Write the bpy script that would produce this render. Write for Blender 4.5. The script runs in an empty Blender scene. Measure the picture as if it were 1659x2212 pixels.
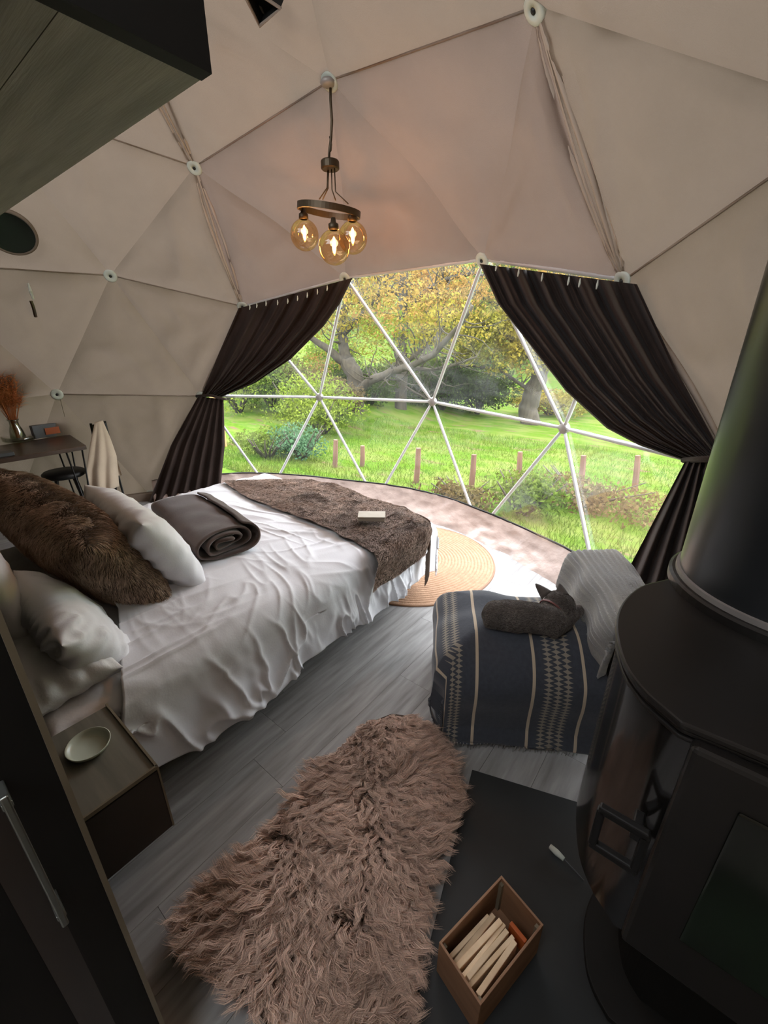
import bpy, bmesh, math, random
import numpy as np
from mathutils import Vector, Matrix

random.seed(7); RNG = np.random.default_rng(7)
sc = bpy.context.scene
COL = sc.collection

# ------------------------------------------------------------------ camera
CAM_R = np.array([[0.782474073207333, 0.6226790949271709, 0.0022515547971421745],
                  [0.2324906277875575, -0.2887952980081492, -0.928733214566665],
                  [-0.5776525190365507, 0.727233126713204, -0.37074188684536824]])
CAM_P = np.array([2.0967501, -0.36876113, 1.56924781])
FPX = 911.3771
cd = bpy.data.cameras.new('camera'); cam = bpy.data.objects.new('camera', cd); COL.objects.link(cam)
cd.sensor_fit = 'HORIZONTAL'; cd.sensor_width = 36; cd.lens = 36 * FPX / 1659; cd.clip_start = .02; cd.clip_end = 300
m3 = np.stack([CAM_R[0], -CAM_R[1], -CAM_R[2]], 1)
cam.matrix_world = Matrix([[*m3[0], CAM_P[0]], [*m3[1], CAM_P[1]], [*m3[2], CAM_P[2]], [0, 0, 0, 1]])
sc.camera = cam

# ------------------------------------------------------------------ sky, exposure
world = bpy.data.worlds.new('overcast_sky'); sc.world = world; world.use_nodes = True
wn = world.node_tree.nodes; wl = world.node_tree.links; wn.clear()
wo = wn.new('ShaderNodeOutputWorld'); wb = wn.new('ShaderNodeBackground')
tc = wn.new('ShaderNodeTexCoord'); sx = wn.new('ShaderNodeSeparateXYZ')
mr = wn.new('ShaderNodeMapRange'); mr.inputs['From Min'].default_value = -.05; mr.inputs['From Max'].default_value = .9
cr = wn.new('ShaderNodeValToRGB')
cr.color_ramp.elements[0].color = (.60, .64, .69, 1); cr.color_ramp.elements[1].color = (.97, 1.01, 1.09, 1)
wl.new(tc.outputs['Generated'], sx.inputs[0]); wl.new(sx.outputs['Z'], mr.inputs['Value'])
wl.new(mr.outputs[0], cr.inputs[0]); wl.new(cr.outputs[0], wb.inputs['Color']); wl.new(wb.outputs[0], wo.inputs[0])
SKY = 8.6
wb.inputs['Strength'].default_value = SKY
sd = bpy.data.lights.new('sun', 'SUN'); sd.energy = 1.2; sd.angle = math.radians(25); sd.color = (1, .97, .92)
so = bpy.data.objects.new('sun', sd); COL.objects.link(so); so.location = (4, 9, 12)
so.rotation_euler = (Vector((4, 8, 11))).to_track_quat('Z', 'Y').to_euler()
sc.view_settings.view_transform = 'Standard'; sc.view_settings.look = 'None'
sc.view_settings.exposure = 0.36; sc.view_settings.gamma = 1.0; sc.view_settings.use_curve_mapping = False
try:
    sc.cycles.max_bounces = 10; sc.cycles.diffuse_bounces = 5; sc.cycles.transparent_max_bounces = 24
    sc.cycles.caustics_reflective = False; sc.cycles.caustics_refractive = False
    sc.cycles.sample_clamp_indirect = 6
except Exception: pass

# ------------------------------------------------------------------ helpers
def ray(x, y): return CAM_R.T @ np.array([(x - 829.5) / FPX, (y - 1106) / FPX, 1.0])
def onp(x, y, ax, v):
    d = ray(x, y); return CAM_P + d * ((v - CAM_P[ax]) / d[ax])
def onz(x, y, z=0): return onp(x, y, 2, z)
DC = np.array([0, 0, .54])
def sph(x, y, r=3.0):
    d = ray(x, y); d = d / np.linalg.norm(d); o = CAM_P - DC; b = o @ d
    return CAM_P + d * (-b + math.sqrt(b * b - (o @ o - r * r)))

def noise(p, seed=0):
    p = np.asarray(p, float); i = np.floor(p).astype(np.int64); f = p - i; f = f * f * (3 - 2 * f)
    def h(a):
        n = (a[..., 0] * 374761393 + a[..., 1] * 668265263 + a[..., 2] * 2147483647 + seed * 974634777) & 0x7fffffff
        n = ((n ^ (n >> 13)) * 1274126177) & 0x7fffffff
        n = n ^ (n >> 16)
        return (n & 0xffff) / 32767.5 - 1
    r = 0
    for dx in (0, 1):
        for dy in (0, 1):
            for dz in (0, 1):
                w = (f[..., 0] if dx else 1 - f[..., 0]) * (f[..., 1] if dy else 1 - f[..., 1]) * (f[..., 2] if dz else 1 - f[..., 2])
                r = r + w * h(i + np.array([dx, dy, dz]))
    return r
def fbm(p, o=3, seed=0):
    s = 0; a = 1
    for k in range(o): s = s + a * noise(np.asarray(p) * 2 ** k, seed + k * 7); a *= .5
    return s
def P3(x, y, z): return np.stack(np.broadcast_arrays(x, y, z), -1).astype(float)

def tag(o, label=None, cat=None, group=None, kind=None):
    if label: o['label'] = label
    if cat: o['category'] = cat
    if group: o['group'] = group
    if kind: o['kind'] = kind
    return o
def root(name, loc, label, cat, group=None, rz=0):
    o = bpy.data.objects.new(name, None); COL.objects.link(o); o.location = loc; o.rotation_euler = (0, 0, rz)
    o.empty_display_size = .1
    return tag(o, label, cat, group)
def obj(name, me, parent=None, mat=None):
    o = bpy.data.objects.new(name, me); COL.objects.link(o)
    if mat is not None and not me.materials: me.materials.append(mat)
    if parent is not None:
        o.parent = parent; o.matrix_parent_inverse = Matrix.Translation(-Vector(parent.location)) if parent.rotation_euler[2] == 0 else \
            (Matrix.Translation(parent.location) @ Matrix.Rotation(parent.rotation_euler[2], 4, 'Z')).inverted()
    return o
def fast_mesh(name, V, F, smooth=True):
    """F: (n,k) array of equal-size faces or list of faces"""
    V = np.asarray(V, np.float32); me = bpy.data.meshes.new(name)
    if isinstance(F, np.ndarray):
        n, k = F.shape
        me.vertices.add(len(V)); me.vertices.foreach_set('co', V.ravel())
        me.loops.add(n * k); me.loops.foreach_set('vertex_index', F.astype(np.int32).ravel())
        me.polygons.add(n); me.polygons.foreach_set('loop_start', np.arange(0, n * k, k, dtype=np.int32))
        me.polygons.foreach_set('use_smooth', np.full(n, smooth))
        me.update(calc_edges=True)
    else:
        me.from_pydata([tuple(map(float, v)) for v in V], [], F); me.update()
        me.polygons.foreach_set('use_smooth', [smooth] * len(me.polygons))
    return me
def grid_faces(nu, nv, wrap=False):
    f = []
    a = np.arange(nu - (0 if wrap else 1)); b = np.arange(nv - 1)
    A, B = np.meshgrid(a, b, indexing='ij'); A2 = (A + 1) % nu
    return np.stack([A * nv + B, A2 * nv + B, A2 * nv + B + 1, A * nv + B + 1], -1).reshape(-1, 4)

class MB:
    def __init__(s): s.v = []; s.f = []
    def add(s, V, F):
        n = len(s.v); s.v += [tuple(map(float, v)) for v in V]; s.f += [[int(i) + n for i in f] for f in F]; return s
    def box(s, c, d, M=None):
        x, y, z = [k / 2 for k in d]
        V = [Vector((sx * x, sy * y, sz * z)) for sx in (-1, 1) for sy in (-1, 1) for sz in (-1, 1)]
        if M is not None: V = [M @ v for v in V]
        V = [v + Vector(c) for v in V]
        return s.add(V, [(0, 1, 3, 2), (4, 6, 7, 5), (0, 4, 5, 1), (2, 3, 7, 6), (0, 2, 6, 4), (1, 5, 7, 3)])
    def prism(s, pts, z0, z1):
        n = len(pts); V = [(p[0], p[1], z0) for p in pts] + [(p[0], p[1], z1) for p in pts]
        F = [[i, (i + 1) % n, n + (i + 1) % n, n + i] for i in range(n)] + [list(range(n))[::-1], list(range(n, 2 * n))]
        return s.add(V, F)
    def tube(s, pts, r, n=8, cap=True):
        P = [Vector(p) for p in pts]; m = len(P); rr = r if hasattr(r, '__len__') else [r] * m
        t0 = (P[1] - P[0]).normalized(); u = t0.orthogonal().normalized(); V = []
        for i, p in enumerate(P):
            t = (P[min(i + 1, m - 1)] - P[max(i - 1, 0)]).normalized(); u = (u - t * u.dot(t)).normalized(); w = t.cross(u)
            for k in range(n):
                a = 2 * math.pi * k / n; V.append(p + (u * math.cos(a) + w * math.sin(a)) * rr[i])
        F = [[i * n + k, i * n + (k + 1) % n, (i + 1) * n + (k + 1) % n, (i + 1) * n + k] for i in range(m - 1) for k in range(n)]
        if cap: F += [list(range(n))[::-1], [(m - 1) * n + k for k in range(n)]]
        return s.add(V, F)
    def lathe(s, prof, c=(0, 0, 0), n=32, M=None):
        V = []
        for r, z in prof:
            for k in range(n):
                a = 2 * math.pi * k / n; v = Vector((r * math.cos(a), r * math.sin(a), z))
                if M is not None: v = M @ v
                V.append(v + Vector(c))
        m = len(prof)
        F = [[i * n + k, i * n + (k + 1) % n, (i + 1) * n + (k + 1) % n, (i + 1) * n + k] for i in range(m - 1) for k in range(n)]
        return s.add(V, F)
    def build(s, name, mat, parent=None, smooth=False, bevel=0, seg=2, solid=0, sub=0):
        me = fast_mesh(name, s.v, s.f, smooth)
        if bevel or True:
            bm = bmesh.new(); bm.from_mesh(me); bmesh.ops.recalc_face_normals(bm, faces=bm.faces); bm.to_mesh(me); bm.free()
        o = obj(name, me, parent, mat)
        if bevel:
            b = o.modifiers.new('b', 'BEVEL'); b.width = bevel; b.segments = seg; b.limit_method = 'ANGLE'
        if sub:
            k = o.modifiers.new('s', 'SUBSURF'); k.levels = sub; k.render_levels = sub
        return o

# ------------------------------------------------------------------ materials
def M(name, c1, c2=None, rough=.7, metal=0, scale=6, stretch=(1, 1, 1), bump=0, bscale=80, bstretch=None, coord='Object',
      sheen=0, spec=.5, rnd=0, detail=4, island=0, transl=0, tcol=None, wave=None):
    m = bpy.data.materials.new(name); m.use_nodes = True; nt = m.node_tree; N = nt.nodes; L = nt.links
    b = N['Principled BSDF']; b.inputs['Roughness'].default_value = rough; b.inputs['Metallic'].default_value = metal
    b.inputs['Specular IOR Level'].default_value = spec
    if sheen: b.inputs['Sheen Weight'].default_value = sheen; b.inputs['Sheen Roughness'].default_value = .5
    c2 = c2 or tuple(k * .8 for k in c1)
    t = N.new('ShaderNodeTexCoord'); geo = N.new('ShaderNodeNewGeometry')
    src = geo.outputs['Position'] if coord == 'World' else t.outputs[coord]
    mp = N.new('ShaderNodeMapping'); mp.inputs['Scale'].default_value = stretch; L.new(src, mp.inputs['Vector'])
    vec = mp.outputs[0]
    if rnd:
        oi = N.new('ShaderNodeObjectInfo'); ad = N.new('ShaderNodeVectorMath'); ad.operation = 'MULTIPLY_ADD'
        cb = N.new('ShaderNodeCombineXYZ')
        for k in range(3): L.new(oi.outputs['Random'], cb.inputs[k])
        L.new(cb.outputs[0], ad.inputs[0]); ad.inputs[1].default_value = (37, 91, 53); L.new(vec, ad.inputs[2]); vec = ad.outputs[0]
    n = N.new('ShaderNodeTexNoise'); n.inputs['Scale'].default_value = scale; n.inputs['Detail'].default_value = detail
    L.new(vec, n.inputs['Vector'])
    r = N.new('ShaderNodeMapRange'); r.inputs['From Min'].default_value = .32; r.inputs['From Max'].default_value = .68
    L.new(n.outputs['Fac'], r.inputs['Value'])
    mx = N.new('ShaderNodeMix'); mx.data_type = 'RGBA'; mx.inputs['A'].default_value = (*c1, 1); mx.inputs['B'].default_value = (*c2, 1)
    L.new(r.outputs[0], mx.inputs['Factor']); col = mx.outputs['Result']
    if rnd or island:
        v = N.new('ShaderNodeMapRange'); k = rnd or island
        v.inputs['To Min'].default_value = 1 - k; v.inputs['To Max'].default_value = 1 + k
        L.new(N.new('ShaderNodeObjectInfo').outputs['Random'] if rnd else geo.outputs['Random Per Island'], v.inputs['Value'])
        h = N.new('ShaderNodeHueSaturation'); L.new(col, h.inputs['Color']); L.new(v.outputs[0], h.inputs['Value']); col = h.outputs[0]
    L.new(col, b.inputs['Base Color'])
    if bump:
        n2 = N.new('ShaderNodeTexNoise'); n2.inputs['Scale'].default_value = bscale; n2.inputs['Detail'].default_value = 3
        mp2 = N.new('ShaderNodeMapping'); mp2.inputs['Scale'].default_value = bstretch or stretch; L.new(src, mp2.inputs['Vector']); L.new(mp2.outputs[0], n2.inputs['Vector'])
        bp = N.new('ShaderNodeBump'); bp.inputs['Strength'].default_value = bump; bp.inputs['Distance'].default_value = .01
        L.new(n2.outputs['Fac'], bp.inputs['Height']); L.new(bp.outputs[0], b.inputs['Normal'])
    if transl:
        tr = N.new('ShaderNodeBsdfTranslucent'); ms = N.new('ShaderNodeMixShader'); ms.inputs[0].default_value = transl
        if tcol: tr.inputs['Color'].default_value = (*tcol, 1)
        else: L.new(col, tr.inputs['Color'])
        L.new(b.outputs[0], ms.inputs[1]); L.new(tr.outputs[0], ms.inputs[2]); L.new(ms.outputs[0], N['Material Output'].inputs[0])
    return m
def glass(name, tint=(1, 1, 1), refl=.08, rough=.03, haze=0, hcol=(.9, .9, .9)):
    m = bpy.data.materials.new(name); m.use_nodes = True; N = m.node_tree.nodes; L = m.node_tree.links; N.remove(N['Principled BSDF'])
    t = N.new('ShaderNodeBsdfTransparent'); t.inputs[0].default_value = (*tint, 1)
    g = N.new('ShaderNodeBsdfGlossy'); g.inputs['Roughness'].default_value = rough
    lw = N.new('ShaderNodeLayerWeight'); lw.inputs[0].default_value = .3
    mt = N.new('ShaderNodeMath'); mt.operation = 'MULTIPLY_ADD'; mt.inputs[1].default_value = refl * 3; mt.inputs[2].default_value = refl * .4
    L.new(lw.outputs['Fresnel'], mt.inputs[0])
    x = N.new('ShaderNodeMixShader'); L.new(mt.outputs[0], x.inputs[0]); L.new(t.outputs[0], x.inputs[1]); L.new(g.outputs[0], x.inputs[2])
    out = x.outputs[0]
    if haze:
        d = N.new('ShaderNodeBsdfTranslucent'); d.inputs[0].default_value = (*hcol, 1)
        nz = N.new('ShaderNodeTexNoise'); nz.inputs['Scale'].default_value = 3; nz.inputs['Distortion'].default_value = 2
        mp = N.new('ShaderNodeMapping'); mp.inputs['Scale'].default_value = (.6, 1, 2); tcn = N.new('ShaderNodeTexCoord')
        L.new(tcn.outputs['Object'], mp.inputs[0]); L.new(mp.outputs[0], nz.inputs[0])
        m2 = N.new('ShaderNodeMapRange'); m2.inputs['From Min'].default_value = .4; m2.inputs['From Max'].default_value = .75
        m2.inputs['To Min'].default_value = haze * .4; m2.inputs['To Max'].default_value = haze * 1.6; L.new(nz.outputs['Fac'], m2.inputs['Value'])
        y = N.new('ShaderNodeMixShader'); L.new(m2.outputs[0], y.inputs[0]); L.new(out, y.inputs[1]); L.new(d.outputs[0], y.inputs[2]); out = y.outputs[0]
    L.new(out, N['Material Output'].inputs[0]); return m
def emis(name, c, s):
    m = bpy.data.materials.new(name); m.use_nodes = True; b = m.node_tree.nodes['Principled BSDF']
    b.inputs['Base Color'].default_value = (*c, 1); b.inputs['Emission Color'].default_value = (*c, 1); b.inputs['Emission Strength'].default_value = s
    return m

m_canvas = M('canvas', (.215, .168, .128), (.18, .14, .107), rough=.9, scale=2.5, bump=.25, bscale=260, transl=.14, tcol=(.17, .132, .10), spec=.1)
m_canvas2 = M('canvas_cover', (.20, .15, .12), (.172, .128, .102), rough=.9, scale=2.5, bump=.25, bscale=260, transl=.12, tcol=(.19, .14, .11), spec=.1)
m_pleat = M('canvas_pleat', (.52, .42, .335), (.46, .37, .295), rough=.9, scale=3, transl=.1, spec=.1)  # canvas colour lightened to stand in for daylight the closed tubes block
m_seam = M('seam_tape', (.27, .21, .165), rough=.9)
m_flap = M('wrinkled_pvc_flap', (.50, .39, .34), (.38, .29, .25), rough=.30, scale=9, bump=.6, bscale=14, spec=.6, stretch=(1, 1, 1.4))
m_white_pl = M('white_plastic', (.62, .66, .58), rough=.45)
m_strut = M('white_painted_steel', (.56, .55, .55), (.50, .49, .49), rough=.35, spec=.6)
m_hub = M('grey_steel_hub', (.36, .33, .31), rough=.5, metal=.3)
m_pane = glass('clear_pvc', (.975, .975, .965), .04, .05, .012)
m_floor = M('grey_vinyl_plank', (.345, .335, .325), (.20, .192, .185), rough=.62, scale=5, stretch=(7, .7, 1), coord='World', rnd=.07, detail=7, bump=.08, bscale=40, bstretch=(6, .6, 1))
m_sub = M('floor_underlay', (.05, .05, .05), rough=.9)
m_loft = M('loft_board', (.31, .285, .215), (.20, .19, .14), rough=.6, scale=4, stretch=(.7, 8, 1), coord='World', rnd=.12, detail=6, bump=.12, bscale=30, bstretch=(.6, 10, 1))
m_black = M('black_panel', (.010, .009, .008), (.007, .007, .006), rough=.7, spec=.25)
m_door = M('dark_brown_door', (.030, .021, .016), (.02, .014, .011), rough=.5, scale=4, stretch=(6, 6, .5))
m_edge = M('pale_edge_strip', (.20, .165, .11), rough=.45)
m_chrome = M('brushed_steel', (.32, .33, .30), rough=.3, metal=.9)
m_curtain = M('brown_velvet', (.040, .026, .021), (.026, .017, .014), rough=.8, scale=5, sheen=.05, bump=.2, bscale=120, spec=.12)
m_linen = M('white_cotton', (.80, .81, .84), (.76, .77, .80), rough=.85, scale=5, bump=.05, bscale=120, sheen=.1, spec=.2)
m_linen2 = M('off_white_pillowcase', (.72, .72, .71), (.66, .66, .65), rough=.85, scale=5, bump=.12, bscale=120, spec=.2)
m_mattress = M('striped_sheet', (.84, .83, .83), (.64, .62, .60), rough=.85, scale=3, bump=.3, bscale=30, stretch=(1, 1, 1))
m_divan = M('dark_divan', (.035, .032, .03), (.025, .022, .02), rough=.9)
m_fur = M('brown_faux_fur', (.52, .38, .275), (.25, .17, .12), rough=.8, scale=9, island=.45, sheen=.2, spec=.25, coord='World')
m_furbase = M('fur_backing', (.07, .045, .03), rough=.95)
m_throw = M('taupe_faux_fur', (.38, .26, .195), (.20, .13, .095), rough=.8, scale=7, island=.4, sheen=.2, spec=.25, coord='World')
m_fleece = M('taupe_sheepskin', (.70, .525, .42), (.54, .39, .305), rough=.75, scale=5, island=.42, sheen=.15, spec=.25, coord='World', transl=.25)
m_roll = M('mocha_fleece_blanket', (.105, .075, .064), (.075, .052, .044), rough=.95, scale=8, sheen=.3, bump=.25, bscale=200, spec=.1)
m_jute = M('woven_jute', (.42, .255, .155), (.33, .195, .115), rough=.9, scale=40, bump=.4, bscale=160)
m_slate = M('black_hearth_plate', (.018, .021, .022), (.012, .014, .015), rough=.5, scale=6)
m_stove = M('black_cast_steel', (.014, .012, .011), (.010, .009, .008), rough=.42, spec=.5, scale=10)
m_stovegl = M('glossy_black_enamel', (.016, .014, .013), (.010, .009, .008), rough=.12, spec=1)
m_pipe = M('black_flue_pipe', (.02, .022, .024), (.015, .016, .017), rough=.30, spec=.6)
m_tan = M('plywood_crate', (.30, .16, .085), (.20, .10, .05), rough=.6, scale=6, stretch=(1, 1, 5))
m_kind = M('split_kindling', (.80, .62, .42), (.60, .42, .25), rough=.8, scale=12, stretch=(1, 1, 1), rnd=.25)
m_orange = M('orange_card', (.42, .09, .015), rough=.6)
m_nswood = M('grey_oak_veneer', (.20, .185, .145), (.12, .115, .09), rough=.5, scale=4, stretch=(.8, 9, 1), coord='World', detail=6)
m_nsside = M('dark_veneer', (.022, .018, .015), rough=.5)
m_dish = M('celadon_ceramic', (.46, .50, .40), (.42, .46, .37), rough=.3)
m_table = M('walnut_table', (.06, .032, .018), (.035, .018, .010), rough=.3, scale=4, stretch=(6, 1, 1), coord='World')
m_iron = M('black_iron', (.012, .012, .012), rough=.5, metal=.3)
m_cloth = M('beige_towel', (.50, .40, .30), (.44, .35, .26), rough=.9, bump=.2, bscale=200, sheen=.2)
m_pampas = M('dried_orange_stems', (.62, .24, .08), (.45, .15, .05), rough=.9, scale=6, island=.3)
m_clear = glass('clear_glass', (.93, .95, .86), .25, .02)
m_amber = glass('amber_bulb_glass', (1.0, .84, .60), .10, .02)
m_fil = emis('glowing_filament', (1, .50, .16), 45)
m_brass = M('aged_dark_brass', (.075, .055, .032), (.05, .035, .02), rough=.45, metal=.7)
m_cream = M('cream_card', (.40, .36, .29), (.36, .32, .25), rough=.7, scale=20)
m_grey = M('slate_grey_card', (.085, .09, .095), rough=.5)
m_knit = M('oatmeal_knit', (.36, .34, .30), (.22, .22, .22), rough=.95, scale=3, stretch=(1, 1, 9), bump=.8, bscale=90, sheen=.2)
m_cat = M('dark_tabby_fur', (.20, .165, .14), (.085, .068, .056), rough=.75, scale=16, stretch=(1.5, 1, 1), island=.35, sheen=.3, coord='World')
m_catbody = M('dark_tabby_skin', (.075, .06, .05), (.04, .032, .027), rough=.8, scale=18, stretch=(2, 1, 1), coord='World')
m_ear = M('inner_ear', (.12, .07, .06), rough=.8)
m_collar = M('faded_red_collar', (.16, .045, .04), rough=.6)
m_post = M('weathered_post', (.17, .085, .052), (.11, .055, .034), rough=.9, scale=6, stretch=(1, 1, .3))
m_bark = M('tree_bark', (.062, .050, .031), (.036, .029, .018), rough=.95, scale=5, stretch=(3, 3, .6), bump=.8, bscale=8, coord='World')

# ------------------------------------------------------------------ geodesic dome (frequency 3)
def unit(v): v = np.asarray(v, float); return v / np.linalg.norm(v)
def ring(z, a): r = math.sqrt(1 - z * z); return np.array([r * math.cos(math.radians(a)), r * math.sin(math.radians(a)), z])
z5 = 1 / math.sqrt(5)
TOP = [np.array([0, 0, 1.])] + [ring(z5, 54 + 72 * k) for k in range(5)] + [ring(-z5, 90 + 72 * k) for k in range(5)] + [np.array([0, 0, -1.])]
IF = []
for k in range(5):
    a, b = 1 + k, 1 + (k + 1) % 5; q, q2 = 6 + k, 6 + (k + 1) % 5
    IF += [(0, a, b), (a, q, b), (b, q, q2), (q, 11, q2)]
nodes = []; tris = []
def nid(p):
    p = unit(p)
    for i, n in enumerate(nodes):
        if np.linalg.norm(n - p) < 1e-3: return i
    nodes.append(p); return len(nodes) - 1
for (a, b, c) in IF:
    g = {}
    for i in range(4):
        for j in range(4 - i):
            k = 3 - i - j; g[i, j] = nid(TOP[a] * i + TOP[b] * j + TOP[c] * k)
    for i in range(3):
        for j in range(3 - i):
            tris.append((g[i, j], g[i + 1, j], g[i, j + 1]))
            if i + j < 2: tris.append((g[i + 1, j], g[i + 1, j + 1], g[i, j + 1]))
def mid(a, b, t): return unit(np.array(a) * (1 - t) + np.array(b) * t)
Ev, Hv, Q, Qp, Qpp = ring(z5, 126), ring(z5, 54), ring(-z5, 90), ring(-z5, 162), ring(-z5, 18); Ep = ring(z5, 198); Hp = ring(z5, -18); AP = np.array([0, 0, 1.])
NAMED = {'A': mid(Hv, AP, 1/3), 'B': unit(Ev + Hv + AP), 'C': mid(Ev, AP, 1/3), 'E': Ev, 'H': Hv, 'F': mid(Ev, Hv, 1/3), 'G': mid(Ev, Hv, 2/3),
         'D': mid(Ev, Ep, 1/3), 'K': mid(Ev, Q, 1/3), 'L': unit(Ev + Hv + Q), 'M': mid(Hv, Q, 1/3), 'N': mid(Hv, Qpp, 1/3), 'I': mid(Ev, Qp, 1/3), 'J': unit(Ev + Ep + Qp),
         'O': mid(Ev, Qp, 2/3), 'P1': unit(Ev + Qp + Q), 'P2': mid(Ev, Q, 2/3), 'P3': mid(Hv, Q, 2/3), 'P4': unit(Hv + Q + Qpp), 'P5': mid(Hv, Qpp, 2/3),
         'A2': unit(Hv + Hp + AP), 'C1': mid(Ev, AP, 2/3), 'A1': mid(Hv, AP, 2/3), 'H1': mid(Hv, Hp, 1/3), 'D1': mid(Ev, Ep, 2/3), 'C2': unit(Ev + Ep + AP)}
NPX = {'A': (1162, 12), 'B': (714, 172), 'C': (421, 359), 'D': (239, 594), 'E': (525, 661), 'F': (747, 600), 'G': (1045, 560), 'H': (1351, 603), 'I': (435, 855), 'J': (123, 851),
       'K': (690, 858), 'L': (934, 868), 'M': (1218, 925), 'O': (328, 1069)}
ID = {k: nid(v) for k, v in NAMED.items()}
NP = [n * 3.0 + DC for n in nodes]
for k, q in NPX.items(): NP[ID[k]] = sph(*q)
for i, p in enumerate(NP):
    if -.3 < p[2] < .3: NP[i] = np.array([p[0], p[1], 0.0])
keep = [t for t in tris if all(NP[i][2] > -.2 for i in t)]
WIN = [tuple(sorted(ID[x] for x in t.split())) for t in
       ('I E K', 'E F K', 'F K L', 'F G L', 'G L M', 'G H M', 'H M N', 'I K P1', 'K P1 P2', 'K L P2', 'L P2 P3', 'L M P3', 'M P3 P4', 'M N P4', 'I O P1', 'N P4 P5')]
FILL_PANES = []  # unseen roof panes, added so fill daylight reaches the foreground
for t in keep:
    c_ = sum(NP[i] for i in t) / 3; a_ = math.degrees(math.atan2(c_[1], c_[0]))
    if c_[2] > 2.42 and c_[1] < -.15 and c_[0] > -.5: FILL_PANES.append(tuple(sorted(t)))
def ekey(*n): return tuple(sorted(ID[x] for x in n))
EDGE = {}   # (amp, wavelength, width)
for a, b, c in keep:
    for e in ((a, b), (b, c), (c, a)): EDGE[tuple(sorted(e))] = (.004, .05, .03)
for e, v in {('C', 'E'): (.026, .075, .08), ('A', 'H'): (.034, .085, .095), ('H', 'N'): (.028, .075, .08), ('E', 'I'): (.018, .06, .06), ('I', 'O'): (.022, .07, .08),
             ('C', 'C1'): (.030, .10, .12), ('B', 'F'): (0, 1, 1), ('B', 'G'): (0, 1, 1), ('C', 'F'): (.001, .1, .1), ('A', 'G'): (.010, .12, .12),
             ('A', 'A2'): (.06, .34, .3), ('A', 'A1'): (.03, .2, .2), ('C', 'D'): (.004, .12, .12), ('B', 'C1'): (.028, .15, .22), ('B', 'A1'): (.01, .1, .1)}.items():
    EDGE[ekey(*e)] = v
VISIBLE = {ekey(*e) for e in ('AB', 'BC', 'DE', 'IJ', 'EF', 'FG', 'GH')} | {ekey(*e) for e in (('D', 'D1'), ('C', 'C2'), ('H', 'H1'))}
PLEATS = {ekey(*e): n for e, n in {('A', 'H'): 4, ('C', 'E'): 3, ('C', 'C1'): 3, ('H', 'N'): 3, ('E', 'I'): 2, ('I', 'O'): 3}.items()}
def part_of(t):
    c = sum(NP[i] for i in t) / 3
    if c[2] > 1.9: return 'ceiling'
    a = math.degrees(math.atan2(c[1], c[0]))
    if 30 <= a < 150: return 'wall_front'
    if a >= 150 or a < -135: return 'wall_left'
    if -45 <= a < 30: return 'wall_right'
    return 'wall_back'
groups = {}
for t in keep:
    if tuple(sorted(t)) in WIN or tuple(sorted(t)) in FILL_PANES: continue
    groups.setdefault(part_of(t), []).append(t)
BIG = {tuple(sorted(ID[x] for x in t.split())) for t in ('A B G', 'B F G', 'B C F', 'A G H', 'C E F')}
n_sub = 26
idx = {}; bary = []
for i in range(n_sub + 1):
    for j in range(n_sub + 1 - i): idx[i, j] = len(bary); bary.append((i / n_sub, j / n_sub, 1 - (i + j) / n_sub))
bary = np.array(bary); TF = []
for i in range(n_sub):
    for j in range(n_sub - i):
        TF.append((idx[i, j], idx[i + 1, j], idx[i, j + 1]))
        if i + j < n_sub - 1: TF.append((idx[i + 1, j], idx[i + 1, j + 1], idx[i, j + 1]))
TF = np.array(TF)
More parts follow.
